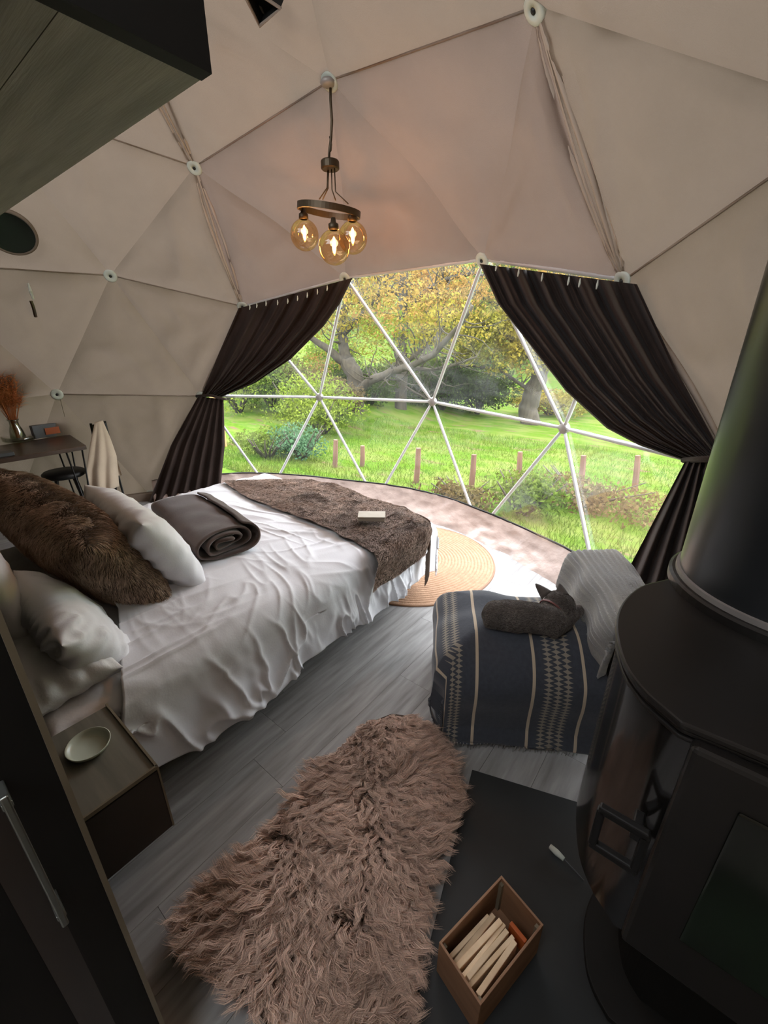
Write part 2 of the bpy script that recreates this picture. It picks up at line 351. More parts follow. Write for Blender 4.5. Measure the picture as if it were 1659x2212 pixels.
def canvas_tri(t):
    A = [NP[i] for i in t]; c = sum(A) / 3
    nrm = unit(np.cross(A[1] - A[0], A[2] - A[0])); nrm = nrm if nrm @ (c - DC) < 0 else -nrm
    V = bary @ np.array(A); d = np.zeros(len(V))
    inward = np.array([unit(DC + np.array([0, 0, .2]) - p) for p in V])
    for k in range(3):
        i, j = t[(k + 1) % 3], t[(k + 2) % 3]; e = tuple(sorted((i, j))); amp, lam, w = EDGE[e]
        p, q = NP[e[0]], NP[e[1]]; Ld = np.linalg.norm(q - p); h = bary[:, k] * np.linalg.norm(np.cross(A[1] - A[0], A[2] - A[0])) / Ld
        s = np.clip(((V - p) @ (q - p)) / Ld ** 2, 0, 1)
        bi, bj = bary[:, (k + 1) % 3], bary[:, (k + 2) % 3]; env = (4 * bi * bj / (bi + bj + 1e-9) ** 2) ** .45
        hh = h * (1 + .25 * np.sin(s * 5 + e[0]))
        d += amp * env * np.cos(2 * np.pi * hh / lam) * np.exp(-h / w)
    prod = np.clip(bary.prod(1) * 27, 0, 1) ** .5
    sag = .03 if c[2] > 2 else .012
    rw = 0
    for k in range(3):      # tension creases radiating from the corners
        rel_ = V - A[k]; di = np.linalg.norm(rel_, axis=1); ex = unit(A[(k + 1) % 3] - A[k]); ey = unit(np.cross(nrm, ex)); an = np.arctan2(rel_ @ ey, rel_ @ ex)
        rw = rw + .030 * np.abs(noise(P3(an * 7, t[k] * 1.7, 0), 5)) ** .8 * np.exp(-di / .5) * np.clip(di / .10, 0, 1)
    mb_ = bary.min(1); prod2 = np.clip(mb_ / (.10 * (1 - bary.max(1)) + .004), 0, 1)
    fold = (1 - np.abs(fbm(V * np.array([2.2, 2.2, 1.1]) + 7, 2, 19))) ** 5
    d += prod * (sag * .6 + .026 * fbm(V * 1.6, 3, 3) + .012 * fbm(V * np.array([5, 5, 1.4]), 2, 9) + .035 * fold) + prod2 * rw
    if tuple(sorted(t)) in BIG:
        dm = np.full(len(V), 9.)
        for i in range(len(BPOLY)):
            p, q = NP[BPOLY[i]], NP[BPOLY[(i + 1) % len(BPOLY)]]; s = np.clip(((V - p) @ (q - p)) / ((q - p) @ (q - p)), 0, 1); dm = np.minimum(dm, np.linalg.norm(V - p - s[:, None] * (q - p), axis=1))
        w = np.clip(dm / .55, 0, 1); w = w * w * (3 - 2 * w); dist = np.linalg.norm(V - DC, axis=1)
        d -= w * (2.98 - dist) * .9 + w * .02 * fbm(V * 1.2, 2, 77); return V + inward * d[:, None]
    return V + inward * d[:, None]
BPOLY = [ID[x] for x in 'C B A H G F E'.split()]
roots = {}
LAB = {'ceiling': 'beige canvas dome ceiling over the room', 'wall_front': 'beige canvas beside and above the panoramic window', 'wall_left': 'beige canvas dome wall on the left behind the table',
       'wall_right': 'beige canvas dome wall on the right behind the stove', 'wall_back': 'beige canvas dome wall behind the camera'}
used_e = set(); used_n = set()
for g, ts in groups.items():
    mb = MB(); PL = []
    for t in ts:
        for k in range(3):
            e = tuple(sorted((t[k], t[(k + 1) % 3])))
            if e in used_e: continue
            used_e.add(e)
            if e in PLEATS:
                PL.append(e)
            if e not in VISIBLE: continue
            p, q = NP[e[0]], NP[e[1]]; amp = EDGE[e][0]; pts = []
            for s in np.linspace(0, 1, 9):
                x = p + (q - p) * s; pts.append(x + unit(DC - x) * (amp * (4 * s * (1 - s)) ** .45 if 0 < s < 1 else 0))
            mb.tube(pts, .0062, 6)
    r = mb.build(g, m_seam, smooth=True); tag(r, LAB[g], kind='structure'); roots[g] = r
    for t in ts:
        obj('canvas_panel', fast_mesh('canvas_panel', canvas_tri(t), TF), r, m_canvas2 if tuple(sorted(t)) in BIG else m_canvas)
    for e in PL:
        p, q = NP[e[0]], NP[e[1]]; ln = q - p; amp = EDGE[e][0]; n_p = PLEATS[e]; c = (p + q) / 2; inn = unit(DC - c); sd = unit(np.cross(ln, inn))
        for k in range(n_p):
            off = (k - (n_p - 1) / 2) * .030 + .006 * math.sin(k * 5 + e[0]); pts = []; rr_ = []
            for s in np.linspace(.0, 1, 17):
                b_ = math.sin(math.pi * s) ** .55; pts.append(p + ln * s + sd * (off * (.25 + .9 * b_) + .006 * math.sin(s * 7 + k * 2)) + inn * (amp * b_ * (.75 - .5 * abs(off) / .05) + .004)); rr_.append(.005 + .009 * b_ * (.7 + .3 * math.sin(k * 3 + 1)))
            MB().tube(pts, rr_, 8).build('pleat', m_pleat, r, smooth=True)
    for i in sorted({i for t in ts for i in t} - used_n):
        if NP[i][2] < -.1: continue
        used_n.add(i); d = Vector(unit(DC - NP[i])); R_ = d.to_track_quat('Z', 'Y').to_matrix(); c = Vector(NP[i]) + d * .014
        if NP[i][2] < .2: c.z += .05
        w = MB().lathe([(.012, .006), (.012, .012), (.042, .012), (.05, .006), (.05, -.004), (.012, -.004)], c, 24, R_).build('washer', m_white_pl, r, smooth=True)
        MB().lathe([(0.0001, .016), (.010, .014), (.011, .0), (.0001, -.002)], c, 10, R_).build('bolt', m_iron, w, smooth=True)

# ------------------------------------------------------------------ window: struts, hubs, panes, flap
wmb = MB()
WE = set(); WN = set()
for t in WIN:
    for k in range(3): WE.add(tuple(sorted((t[k], t[(k + 1) % 3]))))
    WN |= set(t)
for nme in ('I', 'K', 'L', 'M', 'N'):
    p = NP[ID[nme]]; d = Vector(unit(DC - p)); wmb.lathe([(.0001, .022), (.03, .02), (.038, .012), (.038, -.02), (.0001, -.022)], p, 18, d.to_track_quat('Z', 'Y').to_matrix())
win = wmb.build('window_1', m_hub, smooth=True); tag(win, 'wide panoramic window of clear triangular panes between white struts', kind='structure')
for e in sorted(WE):
    p, q = Vector(NP[e[0]]), Vector(NP[e[1]]); d = (q - p).normalized()
    p2, q2 = p + d * .03, q - d * .03
    MB().tube([p2, p2 + d * .05, p2 + d * .09, q2 - d * .09, q2 - d * .05, q2], [.010, .012, .0135, .0135, .012, .010], 10).build('strut', m_strut, win, smooth=True)
for t in WIN:
    A = np.array([NP[i] + unit(NP[i] - DC) * .02 for i in t]); V = bary @ A
    c = A.mean(0); nr = unit(c - DC); pr = np.clip(bary.prod(1) * 27, 0, 1) ** .6
    V = V + nr * (pr * (.012 * fbm(V * 2.2, 2, 5) + .004 * fbm(V * 7, 2, 15)))[:, None]
    obj('pane', fast_mesh('pane', V, TF), win, m_pane)
fill_mb = MB(); E2 = sorted({tuple(sorted((t[k], t[(k + 1) % 3]))) for t in FILL_PANES for k in range(3)})
fill_r = MB().tube([NP[E2[0][0]], NP[E2[0][1]]], .0135, 10).build('added_fill_panes', m_strut); tag(fill_r, 'unseen clear roof panes added behind the camera for fill daylight', kind='structure')
for e in E2[1:]: MB().tube([NP[e[0]], NP[e[1]]], .0135, 8).build('strut', m_strut, fill_r, smooth=True)
for t in FILL_PANES: obj('pane', fast_mesh('pane', np.array([NP[i] for i in t]), np.array([[0, 1, 2]])), fill_r, m_pane)
# wrinkled flap along the base of the window with black cord
nu, nv = 240, 14; u = np.linspace(0, 1, nu); v = np.linspace(0, 1, nv); U, Vv = np.meshgrid(u, v, indexing='ij')
ang = np.radians(150 - U * 122)
rad = 2.80 + .13 * Vv + .02 * np.sin(Vv * 3); zz = .215 * Vv
pp = P3(rad * np.cos(ang), rad * np.sin(ang), zz)
dn = (1 - np.abs(fbm(pp * np.array([5, 5, 9]), 3, 31))) * .03 * (1 - .6 * Vv)
rad = rad - dn; zz = zz + .012 * np.sin(ang * 9) * Vv
V = P3(rad * np.cos(ang), rad * np.sin(ang), zz).reshape(-1, 3)
fl = obj('base_flap', fast_mesh('base_flap', V, grid_faces(nu, nv)), win, m_flap); fl['label'] = 'taupe wrinkled plastic flap along the foot of the window'
cord = [(x[0] * 1.002, x[1] * 1.002, x[2]) for x in V.reshape(nu, nv, 3)[::3, -1]]
MB().tube(cord, .009, 6).build('edge_cord', m_black, win, smooth=True)

sk_ = MB().lathe([(2.875, -.2), (2.872, .07), (2.90, .09), (2.92, -.2)], (0, 0, 0), 90).build('baseboard_round', m_canvas, smooth=True); sk_.name = 'baseboard_left'
tag(sk_, 'beige canvas skirt round the foot of the dome wall', kind='structure')
# round porthole and triangular vent set in the canvas
pc = Vector(sph(22, 503, 2.83)); d = Vector(unit(DC - np.array(pc))); R_ = d.to_track_quat('Z', 'Y').to_matrix()
ph = MB().lathe([(.138, .0), (.138, .012), (.150, .012), (.156, .0), (.152, -.02), (.138, -.02), (.138, 0)], pc, 40, R_).build('window_2', m_canvas, smooth=True)
tag(ph, 'round porthole in the canvas under the loft', kind='structure')
m_dark = M('dark_tinted_pane', (.018, .03, .018), (.006, .007, .005), rough=.12, scale=3, spec=.6)
MB().lathe([(.0001, .004), (.139, .004), (.139, -.004), (.0001, -.004)], pc, 40, R_).build('pane', m_dark, ph)
tv = [Vector(sph(*q, 2.84)) for q in ((520, -40), (606, 18), (561, 56), (528, -10))]
vm = MB(); ins = Vector((0, 0, .04))
vm.add([*tv, *[p + Vector(unit(np.array(p) - DC)) * .06 for p in tv]], [(0, 1, 5, 4), (1, 2, 6, 5), (2, 3, 7, 6), (3, 0, 4, 7), (4, 5, 6, 7)])
ve = vm.build('roof_vent', m_black); tag(ve, 'dark triangular vent opening near the top of the canvas', 'vent')
MB().tube([*tv, tv[0]], .008, 6).build('vent_rim', m_seam, ve)

# ------------------------------------------------------------------ floor
sub = MB().prism([(2.95 * math.cos(a), 2.95 * math.sin(a)) for a in np.linspace(0, 2 * math.pi, 73)[:-1]], -.2, -.014)
fl = sub.build('floor', m_sub); tag(fl, 'grey wood plank floor of the dome', kind='structure')
PW = .185; unitbox = None
bxm = MB().box((0, 0, 0), (1, 1, 1)); bo = bxm.build('plank', m_floor, fl); plank_me = bo.data; bpy.data.objects.remove(bo)
k = 0; x = -2.96
rr = random.Random(3)
while x < 2.96:
    xc = x + PW / 2; h = math.sqrt(max(0, 2.93 ** 2 - max(abs(x), abs(x + PW)) ** 2)) if max(abs(x), abs(x + PW)) < 2.93 else 0
    if h > .1:
        y = -h - rr.random() * 1.1
        while y < h:
            y2 = y + 1.22; a, b = max(y, -h), min(y2, h)
            if b - a > .05:
                o = obj('plank', plank_me, fl); o.scale = (PW - .0012, b - a - .0012, .014); o.location = (xc, (a + b) / 2, -.007 + rr.uniform(-.0005, 0))
            y = y2
    x += PW; k += 1

# ------------------------------------------------------------------ pod: loft, partition, door
lc = onz(458, 160, 1.955); LX, LY = float(lc[0]), float(lc[1])
loft = MB().box((LX - 2.0 - .02, LY - .9, 1.995), (4.0, 1.78, .05)).build('ceiling_loft', m_black); loft.name = 'trim_1'
tag(loft, 'grey boarded underside of the loft over the bed head', kind='structure')
pl = MB().box((0, 0, 0), (1, 1, 1)).build('board', m_loft, loft); bme = pl.data; bpy.data.objects.remove(pl)
yb = LY
for k in range(9):
    w = .19; o = obj('board', bme, loft); o.scale = (LX + 2.6 - .03, w - .0014, .02); o.location = ((LX - 2.6 - .03) / 2, yb - w / 2 - .002, 1.965)
    yb -= w
fa = MB().box((LX - .015, LY - .9, 2.4), (.03, 1.8, .89)).build('fascia', m_black, loft); fa['label'] = 'black side fascia of the loft'
fa = MB().box((LX - 2.0, LY - .012, 2.2), (3.95, .024, .45)).build('fascia', m_black, loft)
PX_, PY_ = 1.44, -.325
wb_ = MB().box(((PX_ - 2.6) / 2, PY_ - .03, .975), (PX_ + 2.6, .06, 1.95)).build('wall_pod', m_black); wb_.name = 'trim_2'
tag(wb_, 'dark panelled partition behind the bed head', kind='structure')
side = MB().box((PX_ - .02, PY_ - .05, .975), (.04, .10, 1.95)).build('door_jamb', m_door, wb_)
MB().box((PX_ + .002, PY_ + .002, .975), (.008, .008, 1.95)).build('edge_strip', m_edge, wb_)
dr = MB().box((PX_ - .035, PY_ - .1 - .42, .975), (.035, .84, 1.94)).build('door_1', m_black, bevel=.002); tag(dr, 'black door of the pod at the left with long bar handle', kind='structure')
hx = PX_ + .045; hp = [onp(20, 1712, 0, hx), onp(155, 1985, 0, hx)]
hy = -.385; h0, h1 = hp[0][2], hp[1][2]
hd = MB(); hd.box((hx, hy, (h0 + h1) / 2), (.008, .009, h0 - h1)).box((hx - .03, hy, h0 - .02), (.06, .012, .012)).box((hx - .03, hy, h1 + .02), (.06, .012, .012))
hh = hd.build('handle', m_chrome, dr, bevel=.002); hh['label'] = 'long steel bar handle'

# ------------------------------------------------------------------ fur helper
def ribbons(name, roots_, tips_fn, n, seg, width, mat, parent, taper=True, kind='stuff'):
    """tips_fn(t)-> (n,3) centre line at parameter t"""
    C_ = np.stack([tips_fn(t) for t in np.linspace(0, 1, seg + 1)], 1)      # n,seg+1,3
    T = np.gradient(C_, axis=1); side = np.cross(T, RNG.normal(size=(n, 1, 3))); side /= np.linalg.norm(side, axis=2, keepdims=True) + 1e-9
    side = side[:, :1] * np.ones((1, seg + 1, 1))
    w = width * (1 - np.linspace(0, 1, seg + 1) ** 2 * .85 if taper else np.ones(seg + 1))
    Lp = C_ - side * (w / 2)[None, :, None]; Rp = C_ + side * (w / 2)[None, :, None]
    V = np.stack([Lp, Rp], 2).reshape(-1, 3)
    base = (np.arange(n) * (seg + 1) * 2)[:, None]; s = np.arange(seg)[None, :] * 2
    F = np.stack([base + s, base + s + 1, base + s + 3, base + s + 2], -1).reshape(-1, 4)
    o = obj(name, fast_mesh(name, V, F), parent, mat)
    if kind: o['kind'] = kind
    return o
def surf_samples(V, F, n, power=1.0):
    V = np.asarray(V); a, b, c, d = (V[F[:, k]] for k in range(4))
    nr = np.cross(c - a, d - b); area = np.linalg.norm(nr, axis=1); nr = nr / (area[:, None] + 1e-12)
    i = RNG.choice(len(F), n, p=area / area.sum()); u, v = RNG.random(n)[:, None], RNG.random(n)[:, None]
    p = (a[i] * (1 - u) + b[i] * u) * (1 - v) + (d[i] * (1 - u) + c[i] * u) * v
    return p, nr[i]
def fur_on(V, F, n, length, width, mat, parent, flow, name='fur', seg=3, lift=.6, clump=.02, flip=1, cf=.22):
    p, nr = surf_samples(V, F, n); nr = nr * flip
    f = np.array(flow, float)[None] + .6 * np.stack([noise(p * 9, s) for s in (1, 2, 3)], -1)
    f = f - nr * (f * nr).sum(1, keepdims=True); f /= np.linalg.norm(f, axis=1, keepdims=True) + 1e-9
    L_ = length * (.6 + .6 * RNG.random(n))[:, None] * (1 + .35 * noise(p * 14, 5))[:, None]
    cl = np.stack([noise(p / clump, s) for s in (11, 12, 13)], -1) * length * cf
    def fn(t): return p + nr * L_ * (lift * t * (1 - .45 * t)) + f * L_ * (t ** 1.5) * (1.1 - lift * .4) + cl * t * t
    return ribbons(name, p, fn, n, seg, width, mat, parent)

# ------------------------------------------------------------------ bed
BX0, BX1, BY0, BY1, BT = -1.02, .76, -.28, 1.80, .46
bed = root('bed', (0, .8, 0), 'wide bed with white bedding, foot end toward the window', 'bed')
MB().box(((BX0 + BX1) / 2, (BY0 + BY1) / 2, .13), (BX1 - BX0 - .16, BY1 - BY0 - .06, .22)).build('bed_base', m_divan, bed, bevel=.01)
V = []; 
def drape(na, nb, a0, a1, b0, b1, fold, top, x0, x1, y0, y1, r=.07, amp=1.0, seed=0, hemf=None):
    """cloth over a box: unfolded coordinates a (x) and b (y)"""
    a = np.linspace(a0, a1, na); b = np.linspace(b0, b1, nb); A, B = np.meshgrid(a, b, indexing='ij')
    def fold1(c, lo, hi):
        over = np.where(c > hi, c - hi, np.where(c < lo, lo - c, 0)); sgn = np.where(c > hi, 1, -1)
        th = np.clip(over / r, 0, np.pi / 2); hor = np.clip(c, lo, hi) + sgn * r * np.sin(th) * (over > 0)
        dwn = r * (1 - np.cos(th)) + np.clip(over - r * np.pi / 2, 0, None)
        return hor, dwn, over
    X, dx, ox = fold1(A, x0 + r, x1 - r); Y, dy, oy = fold1(B, y0 + r, y1 - r)
    Z = top - np.maximum(dx, dy) - .25 * np.minimum(dx, dy)
    return A, B, X, Y, Z, dx, dy
A_, B_, X, Y, Z, dx, dy = drape(320, 320, BX0 - .30, BX1 + .36, .12, BY1 + .20, 0, BT + .05, BX0, BX1 + .03, -2, BY1 + .05, r=.10)
hang = np.clip(np.maximum(dx, dy) / .3, 0, 1)
# head end: the duvet's near corner droops lower toward the nightstand
Y = Y - .22 * np.clip((.55 - B_) / .43, 0, 1) * np.clip((A_ - .25) / .6, 0, 1)
p = P3(A_, B_, 0)
def lines(ang, fa, fb, seed, pw=4):
    c_, s_ = math.cos(ang), math.sin(ang); w_ = .25 * noise(p * 2.0, seed + 3)
    return (1 - np.abs(fbm(P3((A_ * c_ + B_ * s_) * fa + w_, (-A_ * s_ + B_ * c_) * fb + w_ * 4, 0), 2, seed))) ** pw
msk = lambda sd_: np.clip(.5 + 1.3 * noise(p * 1.7, sd_), 0, 1)
rid2 = 1 - np.abs(fbm(P3(A_ * 2.2 + B_ * 4, B_ * 1.6 - A_ * 3, 0), 3, 44))
puff = .012 * fbm(p * 2.2, 2, 8)
Z = Z + (1 - hang) * (puff + .010 * lines(.5, 1.6, 8, 21) * msk(1) + .009 * lines(1.2, 1.8, 9, 31) * msk(2) + .008 * lines(-.3, 2, 11, 41) * msk(3) + .006 * lines(.1, 1.5, 15, 51) * msk(5)
     + .016 * lines(1.45, 1.4, 10, 61, 3) * np.clip((.75 - B_) / .5, 0, 1))
edgef = np.sin((B_ * 16 + 2.2 * noise(p * 2.5, 6))) * .5 + np.sin(B_ * 37 + 3 * noise(p * 4, 7)) * .25
sx_ = np.where(dx > dy, 1, 0) * np.sign(A_ - (BX0 + BX1) / 2); sy_ = np.where(dy >= dx, 1, 0)
rid4 = 1 - np.abs(fbm(P3(A_ * 2.5 + B_ * 1.5, B_ * 11 - A_ * 3, 0), 3, 71))
cfd = np.clip((1.72 - B_) / .3, .12, 1)
bulge = cfd * hang * (.016 * edgef + .030 * rid2 ** 3 + .030 * rid4 ** 4 + .012)
X = X + sx_ * bulge; Y = Y + sy_ * hang * .010 * np.sin(A_ * 15 + 2 * noise(p * 3, 9))
Z = Z + hang * (.030 * noise(P3(A_ * 0, B_ * 2.6, 4), 12) + .02 * noise(P3(A_ * 2, B_ * 7, 4), 13)) * (hang > .5)
V = P3(X, Y, Z).reshape(-1, 3); V[:, 2] = np.maximum(V[:, 2], .03)
DUV = V.reshape(320, 320, 3)
du = obj('duvet', fast_mesh('duvet', V, grid_faces(320, 320)), None, m_linen); sm = du.modifiers.new('t', 'SOLIDIFY'); sm.thickness = .012; sm.offset = -1
tag(du, 'rumpled white duvet spread over the bed', 'duvet')
def duvet_z(x, y):
    q = DUV[20:300:3, ::3].reshape(-1, 3); w = (q[:, 0] - x) ** 2 + (q[:, 1] - y) ** 2
    return float(q[np.argsort(w)[:6], 2].mean())
# mattress with creased sheet
na, nb = 120, 200; A_, B_, X, Y, Z, dx, dy = drape(na, nb, BX0 - .2, BX1 + .2, BY0 - .1, BY1 + .1, 0, BT, BX0, BX1 - .02, BY0, BY1, r=.05)
cre = np.sin(A_ * 0 + (B_ * 22 + X * 30)) * .004 * np.clip((.35 - B_) / .2, 0, 1) * np.clip(dx / .02, 0, 1)
Z = Z - .0 + cre; X = X + np.sin(B_ * 70 + 2 * noise(P3(A_ * 3, B_ * 5, 0), 2)) * .014 * np.clip(dx / .05, 0, 1)
obj('mattress', fast_mesh('mattress', P3(X, Y, Z).reshape(-1, 3), grid_faces(na, nb)), bed, m_mattress)
# side rail end next to the nightstand
rl = MB().box((.735, -.075, .27), (.06, .08, .24)).build('side_board', m_table, bed, bevel=.003)
MB().box((.767, -.038, .27), (.006, .010, .24)).build('board_edge', m_linen2, rl)

# pillows --------------------------------------------------------------
def pillow_geo(w, h, t, n=48, seed=0, wr=.02, sag=0, corner=.6):
    u = np.linspace(-1, 1, n); U, Vv = np.meshgrid(u, u, indexing='ij')
    ss = np.sin(U * np.pi / 2); tt = np.sin(Vv * np.pi / 2)
    th = np.clip((1 - np.abs(ss) ** 3.0) * (1 - np.abs(tt) ** 3.0), 0, 1) ** .5
    pin = 1 - .07 * (1 - np.abs(ss) ** 2) * np.abs(tt) ** 4; pin2 = 1 - .07 * (1 - np.abs(tt) ** 2) * np.abs(ss) ** 4
    X = ss * w / 2 * pin2; Y = tt * h / 2 * pin
    q = P3(X * 6, Y * 6, seed * 3.1)
    e = 1 - th
    wn = wr * (fbm(q, 3, seed) * .6 + (1 - np.abs(fbm(q * 1.7, 2, seed + 5))) ** 3 * .5) * np.clip(th * 2, 0, 1) + wr * .5 * np.sin(np.arctan2(Y, X) * 26 + seed) * e * th * 2
    top = P3(X, Y, th * t / 2 + wn); bot = P3(X, Y, -th * t / 2 - wn * .6)
    V = np.concatenate([top.reshape(-1, 3), bot.reshape(-1, 3)]); F = grid_faces(n, n); F = np.concatenate([F, F[:, ::-1] + n * n])
    return V, F
def place(V, c, ax, ay):
    ax = unit(ax); az = unit(np.cross(ax, ay)); ay = np.cross(az, ax); return V @ np.stack([ax, ay, az]) + np.array(c)
def weld(me, d=1e-5):
    bm = bmesh.new(); bm.from_mesh(me); bmesh.ops.remove_doubles(bm, verts=bm.verts, dist=d); bm.to_mesh(me); bm.free(); return me
def pillow(name, label, w, h, t, c, ax, ay, mat, seed, wr=.02, cat='pillow', group=None):
    V, F = pillow_geo(w, h, t, seed=seed, wr=wr); V = place(V, c, ax, ay)
    o = obj(name, weld(fast_mesh(name, V, F)), None, mat); tag(o, label, cat, group); return o, V, F
pillow('pillow', 'white pillow leaning in front of the brown fur bolster, nearest the rolled blanket', .78, .48, .21, (-.03, .38, .67), (1, -.06, 0), (0, -.50, 1), m_linen, 1, .034)
pillow('pillow', 'plump white pillow in front of the fur bolster, nearest the nightstand', .56, .36, .18, (.34, -.06, .56), (1, -.03, -.12), (0, -.55, 1), m_linen, 2, .042)
pillow('pillow', 'large greyish white pillow standing behind the fur bolster', .80, .50, .16, (-.10, -.22, .74), (1, 0, 0), (0, -.14, 1), m_linen2, 3, .015)
pillow('pillow', 'flat creased white pillow lying lowest beside the nightstand', .60, .34, .12, (.36, -.19, .50), (1, .0, 0), (0, 1, .12), m_linen2, 4, .02)
fb = root('fur_pillow', (-.35, .14, .5), 'long dark brown faux fur pillow leaning across the bed head', 'pillow')
V, F = pillow_geo(1.55, .50, .33, n=60, seed=6, wr=.012); V = place(V, (-.40, .15, .68), (1, .03, -.02), (0, -.62, 1))
obj('cushion', weld(fast_mesh('cushion', V, F)), fb, m_furbase)
fur_on(V, F, 80000, .026, .0018, m_fur, fb, (.35, -.1, -.9), clump=.03)

# rolled blanket --------------------------------------------------------
prof = []
for k in range(150):
    t = k / 149; a = .4 + t * 2 * math.pi * 3.1; s = .22 + .78 * t
    prof.append((.195 * s * np.sign(math.cos(a)) * abs(math.cos(a)) ** .85, .078 * s * np.sign(math.sin(a)) * abs(math.sin(a)) ** .8))
prof = np.array(prof); n = len(prof)
nx = 40; xs = np.linspace(-.40, .40, nx); VV = []
for i, x in enumerate(xs):
    q = prof.copy(); k = noise(np.array([[x * 4, 0, 0.]]), 3)[0]
    layer = np.linspace(0, 1, n); xo = (.03 * np.sin(layer * 17) + .012 * np.sin(layer * 43)) * (abs(x) / .4) ** 6 * np.sign(x)
    sag = 1 - .12 * (x < -.1) * min(1, (-.1 - x) / .3)
    wv = .006 * noise(P3(x * 9 + q[:, 0] * 0, q[:, 0] * 14, q[:, 1] * 14), 4)
    VV.append(P3(x + xo, q[:, 0] + wv, q[:, 1] * sag + .083 * sag + wv))
V = np.array(VV).reshape(-1, 3)
e1 = unit(np.array([.97, -.18, 0])); V = place(V, (-.19, .76, duvet_z(-.1, .8) + .0), e1, (.18, .97, 0))
ro = obj('rolled_blanket', fast_mesh('rolled_blanket', V, grid_faces(nx, n)), None, m_roll); s_ = ro.modifiers.new('t', 'SOLIDIFY'); s_.thickness = .011; s_.offset = 0
tag(ro, 'dark mocha fleece blanket rolled up on the white duvet', 'blanket')

# faux fur throw across the foot ----------------------------------------
th_px = [((480, 1043), (640, 1036)), ((560, 1088), (735, 1050)), ((640, 1118), (800, 1072)), ((720, 1150), (870, 1098)), ((790, 1185), (920, 1130)), ((850, 1232), (962, 1162))]
nt_, mt = 90, 44
VV = np.zeros((nt_, mt, 3)); A0 = [onz(*q[0], BT + .06) for q in th_px]; A1 = [onz(*q[1], BT + .05) for q in th_px]
for i in range(nt_):
    t = i / (nt_ - 1) * 5; k = min(4, int(t)); f = t - k
    a = A0[k] * (1 - f) + A0[k + 1] * f; b = A1[k] * (1 - f) + A1[k + 1] * f
    for j in range(mt):
        s = j / (mt - 1); VV[i, j] = a * (1 - s) + b * s
fd = DUV[:, :, :].reshape(-1, 3)[::3]
for i in range(nt_):
    for j in range(mt):
        x, y = VV[i, j, :2]; over = max(0, y - (BY1 + .02)); ovx = max(0, x - (BX1 + .03))
        z = duvet_z(min(x, BX1 - .06), min(y, BY1 - .08)) + .02
        o_ = math.hypot(over, ovx)
        y2 = min(y, BY1 + .07 + .02 * min(1, over)); x2 = min(x, BX1 + .09)
        z -= max(0, o_ - .02) * 1.1
        VV[i, j] = (x2, y2, z)
VV[:, :, 2] += .012 * fbm(VV * 5, 2, 3) + .012 * np.sin(np.linspace(0, 9, nt_))[:, None] * np.linspace(0, 1, mt)[None]
# smooth
for _ in range(4):
    VV[1:-1, 1:-1] = (VV[1:-1, 1:-1] * 2 + VV[:-2, 1:-1] + VV[2:, 1:-1] + VV[1:-1, :-2] + VV[1:-1, 2:]) / 6
# hanging corner toward the camera side
tho = root('fur_throw', (0, 1.5, .5), 'taupe faux fur throw laid across the foot of the bed', 'throw')
V = VV.reshape(-1, 3); F = grid_faces(nt_, mt)
b_ = obj('throw_backing', fast_mesh('throw_backing', V, F), tho, m_furbase)
V2 = V; nflip = 1 if np.cross(V2[F[0, 2]] - V2[F[0, 0]], V2[F[0, 3]] - V2[F[0, 1]])[2] > 0 else -1
fur_on(V, F, 70000, .024, .0019, m_throw, tho, (.3, -.8, -.1), clump=.03, flip=nflip)
# hanging fringe corner
c0 = V.reshape(nt_, mt, 3)
hg = []
for i in range(26):
    q = c0[nt_ - 1 - i * 2, mt - 1]
    for j in range(10): hg.append((q[0] + .01 * math.sin(i), q[1] + .008 + .01 * math.sin(i * .8), q[2] - j * .026 * (1 - i / 30)))
hg = np.array(hg); hf = grid_faces(26, 10); obj('hanging_edge', fast_mesh('hanging_edge', hg, hf), tho, m_furbase)
fur_on(hg, hf, 9000, .03, .0024, m_throw, tho, (.1, .2, -.9), clump=.025, flip=1 if np.cross(hg[hf[0, 2]] - hg[hf[0, 0]], hg[hf[0, 3]] - hg[hf[0, 1]])[1] > 0 else -1)
# cream box on the throw
cb = onz(803, 1118, .56); bz = duvet_z(cb[0], cb[1]) + .045
bxr = root('book_box', (cb[0], cb[1], bz), 'small cream box lying on the fur throw at the foot of the bed', 'box')
Mz = Matrix.Rotation(math.radians(38), 4, 'Z')
MB().box((cb[0], cb[1], bz + .014), (.165, .10, .022), Mz).build('box_body', m_cream, bxr, bevel=.003)
MB().box((cb[0], cb[1], bz + .029), (.170, .105, .008), Mz).build('lid', m_cream, bxr, bevel=.002)

# ------------------------------------------------------------------ nightstand and dish
nsx0, nsx1, nsy0, nsy1, nsz = .775, 1.115, -.322, -.118, .50
NB = .26
ns = root('nightstand', ((nsx0 + nsx1) / 2, -.2, NB), 'small dark wall mounted nightstand with grey oak top beside the bed', 'nightstand')
cx, cy = (nsx0 + nsx1) / 2, (nsy0 + nsy1) / 2; wx, wy = nsx1 - nsx0, nsy1 - nsy0
MB().box((cx, cy, (nsz + NB) / 2 - .006), (wx, wy, nsz - NB - .012)).build('carcass', m_nsside, ns, bevel=.002)
MB().box((cx, cy, nsz - .005), (wx - .006, wy - .006, .010)).build('top', m_nswood, ns, bevel=.001)
for c_, d_ in (((nsx1 - .002, cy, nsz), (.006, wy, .012)), ((cx, nsy1 - .002, nsz), (wx, .006, .012)), ((nsx1 - .001, nsy1 - .001, (nsz + NB) / 2), (.005, .005, nsz - NB))):
    MB().box(c_, d_).build('edge_strip', m_edge, ns)
dc = onz(188, 1603, nsz + .02)
ds = MB().lathe([(.0001, .002), (.052, .003), (.060, .009), (.066, .016), (.0685, .015), (.064, .006), (.054, -.002), (.0001, -.002)], (0, 0, 0), 48)
